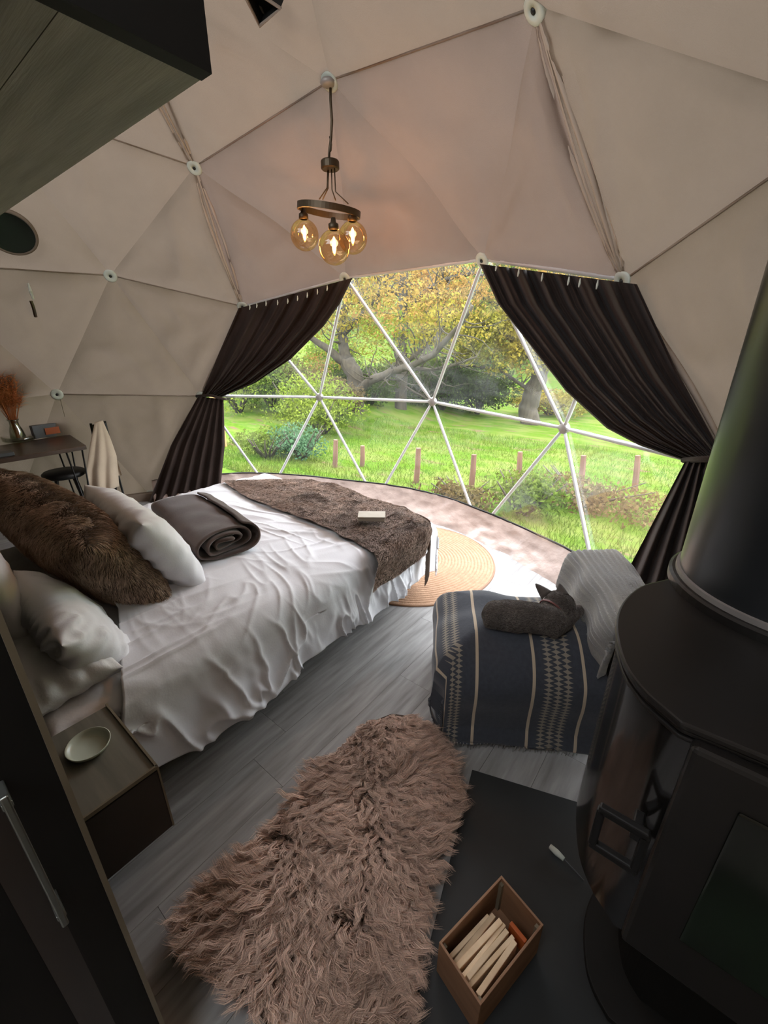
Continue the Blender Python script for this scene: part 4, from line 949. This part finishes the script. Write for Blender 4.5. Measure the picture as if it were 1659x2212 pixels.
# ------------------------------------------------------------------ curtains
def bez(P, t):
    P = [np.array(p, float) for p in P]; 
    while len(P) > 1: P = [P[i] * (1 - t) + P[i + 1] * t for i in range(len(P) - 1)]
    return P[0]
def pathlerp(pts, t):
    pts = np.array(pts, float); d = np.r_[0, np.cumsum(np.linalg.norm(np.diff(pts, axis=0), axis=1))]; d /= d[-1]
    return np.array([np.interp(t, d, pts[:, 0]), np.interp(t, d, pts[:, 1])])
def curtain(label, outer, free, nf, tail_l, tail_r, tie, hooks, seed):
    r = root('curtain', tuple(sph(*tie, 2.9)), label, 'curtain')
    nu, nv = 200, 70; VV = np.zeros((nu, nv, 3))
    for i in range(nu):
        u = i / (nu - 1); uu = u
        for j in range(nv):
            v = j / (nv - 1); o = pathlerp(outer, v); f = pathlerp(free, v)
            q = o * (1 - uu) + f * uu
            vv = v
            ph = nf * 2 * math.pi * (u ** 1.25) + .9 * math.sin(v * 3 + seed)
            a = (.020 * (1 - v) + .008) * (1 if u > .02 else 0) * (.5 + .9 * abs(math.sin(u * 5.3 + seed)))
            rr_ = 2.915 - .03 * math.sin(v * math.pi) - .05 * uu * math.sin(v * math.pi) + a * math.sin(ph) + .012 * math.sin(ph * 2.3 + 1)
            VV[i, j] = sph(q[0], q[1], rr_)
    obj('drape', fast_mesh('drape', VV.reshape(-1, 3), grid_faces(nu, nv)), r, m_curtain)
    nu, nv = 120, 40; VV = np.zeros((nu, nv, 3))
    for i in range(nu):
        u = i / (nu - 1)
        for j in range(nv):
            v = j / (nv - 1); q = pathlerp(tail_l, v) * (1 - u) + pathlerp(tail_r, v) * u
            ph = 6 * 2 * math.pi * u + .6 * math.sin(v * 4)
            VV[i, j] = sph(q[0], q[1], 2.87 + (.012 + .022 * v) * math.sin(ph) - .02 * v)
    V = VV.reshape(-1, 3); V[:, 2] = np.maximum(V[:, 2], .01)
    obj('tail', fast_mesh('tail', V, grid_faces(nu, nv)), r, m_curtain)
    tp = [sph(x, y, 2.84) for x, y in (tie[0:2], ((tail_l[0][0] + tail_r[0][0]) / 2, tail_l[0][1] - 2), tail_r[0])]
    MB().tube([sph(tail_l[0][0] - 4, tail_l[0][1], 2.9), *tp[1:], sph(tail_r[0][0] + 5, tail_r[0][1], 2.9)], .014, 8).build('tieback', m_curtain, r, smooth=True)
    for (x, y) in hooks:
        c = sph(x, y, 2.86); MB().tube([c + np.array([0, 0, .022]), c, c - np.array([0, .006, .018])], [.003, .006, .003], 6).build('hook', m_white_pl, r)
    return r
curtain('dark brown velvet curtain tied back at the left end of the window', [(515, 666), (474, 760), (436, 852)], [(762, 600), (735, 655), (700, 704), (628, 776), (550, 828), (478, 858)], 5,
        [(428, 856), (370, 960), (322, 1084)], [(483, 862), (486, 960), (474, 1074)], (446, 858), [(540, 664), (555, 660), (575, 656), (600, 654), (622, 651), (643, 645), (664, 638), (686, 631), (707, 623)], 1)
curtain('dark brown velvet curtain tied back at the right end of the window', [(1376, 614), (1462, 800), (1562, 986)], [(1036, 570), (1075, 655), (1150, 752), (1222, 845), (1310, 925), (1380, 962), (1482, 996)], 7,
        [(1481, 994), (1436, 1080), (1338, 1266)], [(1556, 990), (1570, 1100), (1570, 1330)], (1548, 992), [(1072, 578), (1120, 590), (1171, 600), (1228, 608), (1252, 612), (1290, 616)], 4)

# ------------------------------------------------------------------ table corner on the left
tb = root('side_table', (-2.42, .4, 0), 'narrow dark walnut table against the canvas wall on the left', 'table')
c1, c2, c3 = onz(186, 962, .75), onz(0, 992, .75), onz(150, 938, .75)
dirf = unit((c2 - c1)[:2]); tpl = [tuple(c1[:2]), tuple(c1[:2] + dirf * 1.15), tuple(c1[:2] + dirf * 1.15 + np.array([-.5, .0])), tuple(c3[:2])]
MB().prism(tpl, .715, .75).build('tabletop', m_table, tb, bevel=.004)
def hairpin(x, y, a):
    m_ = MB(); d_ = np.array([math.cos(a), math.sin(a)]) * .06
    m_.tube([(x - d_[0], y - d_[1], .714), (x - d_[0] * .2, y - d_[1] * .2, .03), (x, y, .012), (x + d_[0] * .2, y + d_[1] * .2, .03), (x + d_[0], y + d_[1], .714)], .007, 8); return m_
for q in (np.array(tpl[0]) + np.array([-.06, -.08]), np.array(tpl[1]) + np.array([-.06, .08]), np.array(tpl[2]) + np.array([.1, .08]), np.array(tpl[3]) + np.array([.08, -.09])):
    hairpin(q[0], q[1], 1.6).build('leg', m_iron, tb, smooth=True)
stl = root('stool', (-2.43, .70, 0), 'small black round stool tucked at the walnut table', 'stool')
MB().lathe([(.0001, .0), (.15, .002), (.165, .015), (.165, .04), (.15, .052), (.0001, .055)], (-2.43, .70, .45), 32).build('seat', m_iron, stl, smooth=True)
for k in range(4):
    a = k * math.pi / 2 + .5; MB().tube([(-2.43 + .09 * math.cos(a), .70 + .09 * math.sin(a), .455), (-2.43 + .17 * math.cos(a), .70 + .17 * math.sin(a), .008)], [.014, .011], 8).build('leg', m_iron, stl)
# chair with towel
chr_ = root('folding_chair', (-2.38, 1.05, 0), 'black chair at the end of the table, mostly behind the towel', 'chair')
bx, by = -2.34, 1.04
for s in (-.07, .06):
    MB().tube([(bx - s * .3, by + s, .90), (bx - .02, by + s, .45), (bx + .0, by + s * 1.1, .008)], .010, 8).build('back_leg', m_iron, chr_)
    MB().tube([(bx - .02, by + s, .45), (bx - .30, by + s * 1.1, .008)], .010, 8).build('front_leg', m_iron, chr_)
MB().box((bx - .15, by, .45), (.28, .18, .02)).build('seat', m_iron, chr_, bevel=.005)
MB().box((bx, by, .84), (.015, .12, .09)).build('backrest', m_iron, chr_, bevel=.004)
nu, nv = 90, 50; VV = np.zeros((nu, nv, 3))
L_ = [(206, 912), (196, 960), (186, 1020), (190, 1075)]; R_p = [(220, 908), (236, 945), (250, 985), (256, 1050)]
for i in range(nu):
    u = i / (nu - 1)
    for j in range(nv):
        v = j / (nv - 1); q = pathlerp(L_, v) * (1 - u) + pathlerp(R_p, v) * u
        d_ = .03 * math.sin(u * math.pi) * (.3 + v) + .018 * math.sin(u * 15 + v * 2.5) * v
        VV[i, j] = onp(q[0], q[1], 0, -2.27 + d_)
tw = obj('towel', fast_mesh('towel', VV.reshape(-1, 3), grid_faces(nu, nv)), None, m_cloth); tag(tw, 'beige towel hung over the chair by the canvas wall', 'towel'); s_ = tw.modifiers.new('t', 'SOLIDIFY'); s_.thickness = .01
VV = np.zeros((30, 30, 3))
for i in range(30):
    for j in range(30):
        u, v = i / 29, j / 29; q = pathlerp([(236, 945), (240, 985), (244, 1028)], v) * (1 - u) + pathlerp([(238, 945), (250, 985), (264, 1027)], v) * u
        VV[i, j] = onp(q[0], q[1], 0, -2.33 + .01 * math.sin(u * 7))
t2 = obj('towel_corner', fast_mesh('towel_corner', VV.reshape(-1, 3), grid_faces(30, 30)), tw, m_cloth)
# vase with dried stems, glass tray, box
vp = onz(38, 950, .75); vx, vy = float(vp[0]) + .06, float(vp[1]) - .0
va = root('vase', (vx, vy, .751), 'clear glass vase on the walnut table', 'vase')
MB().lathe([(.0001, .002), (.05, .003), (.058, .03), (.05, .09), (.034, .14), (.034, .17), (.045, .19), (.042, .19), (.031, .17), (.031, .14), (.047, .09), (.055, .03), (.0001, .008)], (vx, vy, .751), 28).build('glass_body', m_clear, va, smooth=True)
ds_ = root('dried_stems', (vx, vy, .76), 'bunch of orange dried grasses standing in the glass vase', 'dried flowers')
n = 90; a = RNG.random(n) * 6.28; rr2 = .02 + .22 * RNG.random(n) ** .7; hh = .50 + .16 * RNG.random(n)
tips = np.stack([vx + rr2 * np.cos(a) * .4, vy + rr2 * np.sin(a), .76 + hh], -1); b0 = np.stack([vx + .012 * np.cos(a * 3), vy + .012 * np.sin(a * 3), np.full(n, .765)], -1)
midp = np.stack([vx + rr2 * np.cos(a) * .10, vy + rr2 * np.sin(a) * .10, .76 + hh * .45], -1)
st_ = ribbons('stem', b0, lambda t: b0 * (1 - t) ** 2 + midp * 2 * t * (1 - t) + tips * t * t, n, 8, .004, m_pampas, ds_, taper=False)
n2 = 7000; k_ = RNG.integers(0, n, n2); t_ = .55 + .45 * RNG.random(n2)[:, None]; pb = b0[k_] * (1 - t_) ** 2 + midp[k_] * 2 * t_ * (1 - t_) + tips[k_] * t_ * t_
dv = RNG.normal(size=(n2, 3)) * .028; dv[:, 2] = np.abs(dv[:, 2])
ribbons('plume', pb, lambda t: pb + dv * t, n2, 1, .0045, m_pampas, ds_)
ty_ = MB().lathe([(.0001, .0), (.105, .0), (.12, .012), (.122, .045), (.118, .045), (.114, .014), (.1, .006), (.0001, .006)], (0, 0, 0), 36).build('glass_tray', m_clear, smooth=True); ty_.location = (vx + .01, vy, .7505)
va.location.z += .0; tag(ty_, 'round clear glass tray around the foot of the vase', 'tray')
bp_ = onz(124, 942, .75)
gb = root('storage_box', (bp_[0], bp_[1], .751), 'slate grey box with an orange panel at the back of the table', 'box')
RzB = Matrix.Rotation(math.radians(8), 4, 'Z')
MB().box((bp_[0] - .03, bp_[1] - .03, .751 + .06), (.05, .30, .118), RzB).build('box_body', m_grey, gb, bevel=.004)
MB().box((bp_[0] - .002, bp_[1] + .0, .751 + .055), (.006, .17, .06), RzB).build('front_panel', m_orange, gb)
bk_ = onz(8, 985, .75); o = MB().box((bk_[0], bk_[1], .765), (.1, .12, .028)).build('notebook', m_grey, bevel=.003); tag(o, 'dark notebook at the near end of the walnut table', 'notebook')
# wall clip and hanging strap
c = sph(66, 632, 2.86); wc = root('wall_hook', tuple(c), 'small white hook clipped to the canvas wall at the left', 'hook')
MB().tube([sph(61, 612, 2.9), sph(66, 630, 2.84), sph(72, 646, 2.84)], [.006, .012, .009], 8).build('hook_body', m_white_pl, wc)
c = sph(72, 664, 2.84); sg = MB().tube([sph(67, 650, 2.86), sph(72, 664, 2.85), sph(77, 684, 2.86)], .013, 6).build('strap', m_table); tag(sg, 'short dark leather strap hanging below the white wall hook', 'strap')
c = [sph(130, 862, 2.95), sph(140, 900, 2.93)]; o = MB().tube([c[0], (c[0] + c[1]) / 2, c[1]], .003, 5).build('cord', m_edge); tag(o, 'thin pale cord hanging from the canvas washer over the table', 'cord')

# ------------------------------------------------------------------ outside
def gz(x, y):
    x = np.asarray(x, float); y = np.asarray(y, float)
    base = -.30 - .055 * np.clip(y - 3, 0, 12)
    hill = np.clip(y - 17 + .45 * (x + 4) * (x < 2), 0, None); base = base + .30 * hill * np.clip(hill / 6, 0, 1)
    left = np.clip(-x - 5, 0, None) * np.clip((y - 4) / 6, 0, 1); base = base + .16 * left
    return base + .05 * noise(P3(x * .6, y * .6, 0), 2)
gx = np.linspace(-60, 45, 170); gy = np.concatenate([np.linspace(-30, 1, 12), np.linspace(2, 16, 90), np.linspace(16.5, 80, 60)]); GX, GY = np.meshgrid(gx, gy, indexing='ij')
GZ = gz(GX, GY); GZ = np.where(GY < 1.5, -.32, GZ)
GZ = np.where((GX ** 2 + GY ** 2) < 3.3 ** 2, np.minimum(GZ, -.3), GZ)
mg = bpy.data.materials.new('field_grass'); mg.use_nodes = True; N = mg.node_tree.nodes; L = mg.node_tree.links; b = N['Principled BSDF']; b.inputs['Roughness'].default_value = 1; b.inputs['Specular IOR Level'].default_value = 0.05
ge = N.new('ShaderNodeNewGeometry')
def nzn(s, d=5, st=(1, 1, 1)):
    mp = N.new('ShaderNodeMapping'); mp.inputs['Scale'].default_value = st; L.new(ge.outputs['Position'], mp.inputs[0]); n = N.new('ShaderNodeTexNoise'); n.inputs['Scale'].default_value = s; n.inputs['Detail'].default_value = d; L.new(mp.outputs[0], n.inputs['Vector']); return n.outputs['Fac']
def mixc(f, a, bb, lo=.4, hi=.6):
    r = N.new('ShaderNodeMapRange'); r.inputs['From Min'].default_value = lo; r.inputs['From Max'].default_value = hi; L.new(f, r.inputs['Value'])
    m = N.new('ShaderNodeMix'); m.data_type = 'RGBA'; L.new(r.outputs[0], m.inputs['Factor'])
    for k, c in (('A', a), ('B', bb)):
        if hasattr(c, 'node'): L.new(c, m.inputs[k])
        else: m.inputs[k].default_value = (*c, 1)
    return m.outputs['Result']
g1 = mixc(nzn(14, 6), (.046, .098, .005), (.07, .12, .010)); g2 = mixc(nzn(1.1, 3, (1, 2.2, 1)), g1, (.10, .125, .026), .42, .62)
g3 = mixc(nzn(2.2, 5, (.6, 1.6, 1)), g2, (.11, .07, .042), .60, .70)
L.new(g3, b.inputs['Base Color'])
gr = obj('ground', fast_mesh('ground', P3(GX, GY, GZ).reshape(-1, 3), grid_faces(*GX.shape)), None, mg); tag(gr, 'green meadow rising to a slope beyond the window', kind='structure')
def leafmat(name, a, bq): return M(name, tuple(k * .5 for k in a), tuple(k * .5 for k in bq), rough=.8, scale=.8, coord='World', island=.35, transl=.4, spec=.1)
m_lf = {'yellow': leafmat('yellow_leaves', (.48, .36, .05), (.30, .30, .04)), 'orange': leafmat('orange_leaves', (.50, .26, .07), (.42, .32, .07)),
        'lime': leafmat('lime_leaves', (.22, .34, .03), (.32, .38, .05)), 'dark': leafmat('dark_green_leaves', (.06, .10, .02), (.11, .15, .03)),
        'mid': leafmat('mid_green_leaves', (.14, .24, .03), (.24, .27, .05)), 'brown': leafmat('brown_twigs', (.22, .13, .06), (.26, .22, .08)), 'blue': leafmat('bluish_leaves', (.12, .26, .14), (.17, .30, .12))}
def leaves(name, P, size, mat, parent, flat=.5):
    n = len(P); d1 = RNG.normal(size=(n, 3)); d1 /= np.linalg.norm(d1, axis=1, keepdims=True); d2 = np.cross(d1, RNG.normal(size=(n, 3))); d2 /= np.linalg.norm(d2, axis=1, keepdims=True)
    s = size * (.6 + .8 * RNG.random(n))[:, None]
    V = np.stack([P - d1 * s, P + d2 * s * flat, P + d1 * s, P - d2 * s * flat], 1).reshape(-1, 3)
    o = obj(name, fast_mesh(name, V, np.arange(n * 4).reshape(-1, 4), False), parent, mat); o['kind'] = 'stuff'; return o
def cloud(c, r, n, holes=.2):
    p = RNG.normal(size=(n * 3, 3)); p /= np.linalg.norm(p, axis=1, keepdims=True); p *= (RNG.random((n * 3, 1)) ** .45); p = p * np.array(r) + np.array(c)
    k = fbm(p * (1.6 / max(.5, min(r))), 2, int(abs(c[0] * 10)) % 50) > holes - .25; p = p[k][:n]; return p
def branch(q, Y, r0, r1, dY=0):
    pts = []; n = len(q)
    for i, (x, y) in enumerate(q):
        pts.append(onp(x, y, 1, Y + dY * i / max(1, n - 1)))
    # refine with wobble
    P = []; rr_ = []
    for i in range(n - 1):
        for t in np.linspace(0, 1, 5, endpoint=False):
            p = pts[i] * (1 - t) + pts[i + 1] * t; P.append(p + np.array([noise(np.array([[p[2] * 2., p[0], i]]), 3)[0], 0, noise(np.array([[p[0] * 2., i, p[2]]]), 5)[0]]) * r0 * .35 * (t > 0)); rr_.append(r0 + (r1 - r0) * (i + t) / (n - 1))
    P.append(pts[-1]); rr_.append(r1); return P, rr_
def tree(label, loc, limbs, clouds, twig_seed):
    Y = loc; p0 = onp(*limbs[0][0][0], 1, Y); r = root('tree', (p0[0], p0[1], gz(p0[0], p0[1])), label, 'tree')
    tr = None; allp = []
    for i, (q, r0, r1, dY) in enumerate(limbs):
        P, rr_ = branch(q, Y, r0, r1, dY)
        if i == 0: P[0] = np.array([P[0][0], P[0][1], float(gz(P[0][0], P[0][1])) - .1])
        o = MB().tube(P, rr_, 10).build('trunk' if i == 0 else 'branch', m_bark, r, smooth=True); allp += [(p, k) for p, k in zip(P, rr_)]
    # fine branches
    rg = random.Random(twig_seed); m_ = MB()
    for k in range(150):
        p, rd = allp[rg.randrange(len(allp) // 3, len(allp))]; d = Vector((rg.uniform(-1, 1), rg.uniform(-.6, .6), rg.uniform(-.3, 1))).normalized(); P = [Vector(p)]; ln = rg.uniform(.5, 1.5)
        for s in range(6): d = (d + Vector((rg.uniform(-.45, .45), rg.uniform(-.3, .3), rg.uniform(-.35, .45)))).normalized(); P.append(P[-1] + d * ln / 6)
        m_.tube(P, [max(.008, min(rd * .35, .03)) * (1 - s / 7.5) for s in range(7)], 5, False)
    tw = m_.build('twigs', m_bark, r, smooth=True); tw['kind'] = 'stuff'
    for (q, rad, n, colr, size) in clouds:
        c = onp(*q, 1, Y + random.uniform(-.8, .8)); leaves('foliage', cloud(c, rad, n), size, m_lf[colr], r)
    return r
tree('broad old tree forking low, nearest left in the meadow', 9.3, [
    ([(768, 960), (766, 900), (768, 850), (762, 800), (750, 775)], .30, .22, 0), ([(752, 785), (728, 772), (700, 748), (668, 728), (620, 700)], .15, .04, -1), ([(750, 780), (742, 735), (738, 690), (752, 640), (765, 590), (770, 520)], .17, .06, .5),
    ([(770, 850), (800, 822), (845, 802), (885, 795), (935, 768), (985, 712), (1020, 660)], .14, .04, -.6), ([(742, 720), (770, 690), (800, 660), (830, 610), (850, 560)], .09, .03, .6), ([(885, 795), (930, 800), (975, 790), (1030, 770)], .06, .02, .5)],
    [((770, 690), (2.2, 1.3, .7), 2200, 'yellow', .045), ((700, 640), (1.6, 1.2, 1.0), 1800, 'yellow', .045), ((860, 640), (1.8, 1.2, 1.0), 1600, 'orange', .045), ((950, 700), (1.4, 1, .7), 1100, 'yellow', .045), ((690, 790), (1.0, .8, .5), 500, 'orange', .04), ((830, 720), (1.0, 1, .6), 600, 'lime', .04)], 4)
tree('tall straight trunked tree behind the forked one', 11.6, [
    ([(866, 950), (866, 850), (868, 760), (872, 660), (868, 560), (872, 480)], .22, .13, 0), ([(868, 790), (905, 760), (950, 720), (985, 660)], .09, .03, .4), ([(870, 680), (905, 640), (960, 605), (1020, 590), (1080, 600)], .09, .03, .4), ([(868, 640), (830, 610), (800, 590), (760, 600)], .08, .03, -.4), ([(868, 830), (900, 850), (940, 870)], .05, .02, 0)],
    [((900, 600), (2.4, 1.2, 1.0), 2200, 'orange', .05), ((960, 690), (2.0, 1.2, .8), 1800, 'yellow', .05), ((830, 740), (1.6, 1, .7), 800, 'yellow', .05), ((1000, 630), (1.6, 1, .8), 1400, 'orange', .05)], 9)
tree('thick leaning tree at the right by the edge of the meadow', 13.4, [
    ([(1142, 922), (1140, 880), (1150, 840), (1168, 800), (1172, 740), (1165, 680)], .32, .18, 0), ([(1165, 790), (1120, 740), (1075, 715), (1020, 700), (970, 690)], .12, .03, -.5), ([(1170, 740), (1130, 690), (1090, 660), (1040, 640), (1010, 610)], .12, .03, -.8), ([(1165, 700), (1200, 640), (1240, 600)], .12, .05, .4), ([(1140, 840), (1080, 800), (1020, 790), (965, 800)], .06, .02, -.5)],
    [((1080, 690), (2.4, 1.4, 1.1), 3800, 'yellow', .055), ((1100, 770), (1.9, 1.2, .6), 2600, 'yellow', .055), ((1190, 700), (2.0, 1.2, 1.2), 2400, 'yellow', .055), ((1010, 740), (1.4, 1, .6), 1300, 'yellow', .055), ((1160, 620), (2.0, 1.2, .9), 1500, 'orange', .055)], 14)
# woodland behind
def bush(name, label, cat, px_, w, h, Y, colr, n, size, grp=None, lift=0, n2=None):
    x = float(onp(px_, 800, 1, Y)[0]); z = float(gz(x, Y)); r = root(name, (x, Y, z), label, cat, grp)
    m_ = MB(); rg = random.Random(int(px_))
    for k in range(7):
        a = rg.uniform(0, 6.28); m_.tube([(x, Y, z - .05), (x + .2 * w * math.cos(a), Y + .2 * w * math.sin(a), z + h * .45), (x + .38 * w * math.cos(a), Y + .3 * w * math.sin(a), z + h * .85)], [.02 + .02 * h, .012 + .01 * h, .006], 6)
    m_.build('stem' if h < 3 else 'trunk', m_bark, r, smooth=True)
    cs = []
    for k in range(5): cs.append(cloud((x + rg.uniform(-.3, .3) * w, Y + rg.uniform(-.2, .2) * w, z + lift + h * rg.uniform(.35, .65)), (w * .36, w * .3, h * .42), n // 5, .1))
    P_ = np.concatenate(cs); P_ = P_[P_[:, 2] > z - .02]; leaves('foliage', P_, size, m_lf[colr], r); return r
for (px_, w, h, Y, c, n, s, lab) in [
    (560, 9, 6.5, 24, 'lime', 6500, .12, 'lime green tree at the far left on the slope'), (690, 7, 6.0, 27, 'lime', 5000, .12, 'lime green tree on the slope behind the forked tree'),
    (800, 7, 8.0, 30, 'orange', 6000, .12, 'orange leaved tree far behind the forked tree'), (930, 7, 7.5, 26, 'orange', 6500, .11, 'orange yellow tree behind the tall straight trunk'),
    (1030, 6, 6.5, 23, 'mid', 6500, .10, 'olive green tree in the gap left of the leaning tree'), (1120, 7, 7.0, 25, 'yellow', 6000, .11, 'yellow tree behind the leaning tree'),
    (1240, 7, 5.6, 24, 'orange', 6000, .11, 'yellow orange tree right of the leaning tree'), (1370, 8, 5.0, 24, 'mid', 6000, .11, 'pale green tree seen at the far right end of the window'), (1560, 8, 6.5, 24, 'yellow', 5000, .12, 'yellow tree mostly behind the right curtain')]:
    bush('background_tree', lab, 'tree', px_, w, h, Y, c, n, s)
for (px_, w, h, Y, c, n, s, lab) in [
    (540, 3.0, 2.4, 8.2, 'mid', 5000, .05, 'tall mid green bush between the left curtain and the first window hub'), (610, 2.2, 1.6, 8.0, 'brown', 3500, .04, 'brown twiggy bush beside the tall green one'), (655, 2.2, 1.5, 7.6, 'brown', 3500, .04, 'reddish brown bush left of the forked tree'),
    (640, 1.3, .7, 4.6, 'blue', 2600, .03, 'low bluish green shrub just outside the window'), (740, 2.0, 1.3, 10.8, 'lime', 2600, .05, 'bright green bush behind the forked trunk'),
    (835, 2.4, 1.5, 12.6, 'mid', 3500, .06, 'green bush between the two left trunks'), (960, 3.0, 1.9, 13.4, 'dark', 6500, .06, 'dark evergreen hedge bush right of the straight trunk'), (1040, 3.0, 1.8, 14.6, 'dark', 6000, .06, 'dark hedge bush left of the leaning tree'),
    (480, 3.4, 2.6, 10.5, 'lime', 5000, .055, 'lime green bush highest beside the left curtain edge'), (720, 3.2, 2.0, 12.0, 'lime', 5000, .055, 'lime green thicket left of the forked trunk'), (905, 2.6, 1.9, 14.2, 'mid', 4500, .06, 'green thicket just right of the straight trunk'),
    (690, 2.4, 1.0, 6.6, 'lime', 4000, .035, 'low bright green weeds beside the leftmost fence post'),
    (505, 2.6, 1.9, 6.6, 'lime', 5000, .04, 'bright green bush touching the left curtain tail'), (585, 2.6, 1.7, 7.4, 'mid', 5000, .042, 'green bush between the two left window struts'), (650, 2.2, 1.3, 6.8, 'lime', 4000, .038, 'yellow green bush behind the bluish shrub'),
    (720, 2.4, 1.1, 8.6, 'brown', 4500, .04, 'brown undergrowth at the foot of the forked tree'), (800, 2.4, 1.3, 10.8, 'dark', 4500, .045, 'dark undergrowth right of the forked trunk'),
    (1200, 3.0, 1.1, 16.5, 'yellow', 3500, .06, 'yellow green bush behind the leaning trunk'), (1170, 1.2, .55, 4.5, 'mid', 1800, .028, 'grey green clump of weeds low in the foreground'), (560, 1.2, .5, 4.1, 'mid', 1800, .028, 'small green weeds at the left foot of the window'),
    (1300, 2.2, .42, 5.4, 'brown', 2600, .03, 'low heap of reddish dead plants in the right foreground'), (1020, 1.2, .3, 4.4, 'brown', 1500, .028, 'low reddish weeds by the middle of the window')]:
    bush('shrub', lab, 'shrub', px_, w, h, Y, c, n, s)
# grass blades in the near meadow
n = 45000; gxr = RNG.uniform(-6, 6, n); gyr = 3.1 + 7 * RNG.random(n) ** 1.5; k = (gxr ** 2 + gyr ** 2) > 3.12 ** 2; gxr, gyr = gxr[k], gyr[k]; n = len(gxr)
gp = np.stack([gxr, gyr, gz(gxr, gyr) - .005], -1); gd = RNG.normal(size=(n, 3)) * .03; gd[:, 2] = .05 + .06 * RNG.random(n) * (1 + noise(P3(gxr, gyr, 0), 3))
m_bl = M('grass_blade', (.065, .145, .010), (.12, .13, .025), rough=.9, scale=1.5, coord='World', island=.3, transl=.3, spec=.1)
go = ribbons('grass', gp, lambda t: gp + gd * t, n, 1, .009, m_bl, None); tag(go, 'bright green meadow grass just outside the window', 'grass', kind='stuff')
posts = [((725, 950), (723, 1010)), ((783, 963), (782, 1008)), ((904, 968), (899, 1042)), ((1024, 982), (1018, 1054)), ((1124, 976), (1119, 1042)), ((1261, 984), (1253, 1058)), ((1378, 984), (1370, 1062))]
PY = [5.6, 5.9, 5.4, 5.6, 6.4, 6.4, 6.4]; nm = ['leftmost', 'second from the left', 'third from the left', 'middle one', 'third from the right', 'second from the right', 'rightmost']
for (a, bq), nn in zip(posts, nm):
    lo_, hi_ = 3.3, 9.0
    for _ in range(30):      # distance at which the post foot meets the ground
        md = (lo_ + hi_) / 2; q = onp(*bq, 1, md); (lo_, hi_) = (md, hi_) if q[2] > gz(q[0], q[1]) else (lo_, md)
    q = onp(*bq, 1, md); t = onp(*a, 1, md); w = .045
    ln_ = (t - q); m_ = MB().tube([q - ln_ * .05, q + ln_ * .5 + np.array([.006, 0, 0]), t], [w, w * .95, w * .85], 7); o = m_.build('fence_post', m_post); tag(o, f'weathered wooden fence post in the meadow, {nn} of seven', 'fence post', 'fence posts in the meadow')
# orange brown timber seen beyond the left curtain
q = onp(486, 990, 1, 4.2); o = MB().box((q[0] - .05, 4.2, float(gz(q[0], 4.2)) + .55), (.24, .1, 1.15)).build('timber_post', m_orange, bevel=.01); o.data.materials.clear(); o.data.materials.append(M('orange_timber', (.62, .30, .12), (.5, .22, .09), rough=.7, scale=5, stretch=(4, 4, .6)))
tag(o, 'orange brown timber post outside at the left curtain', 'post')
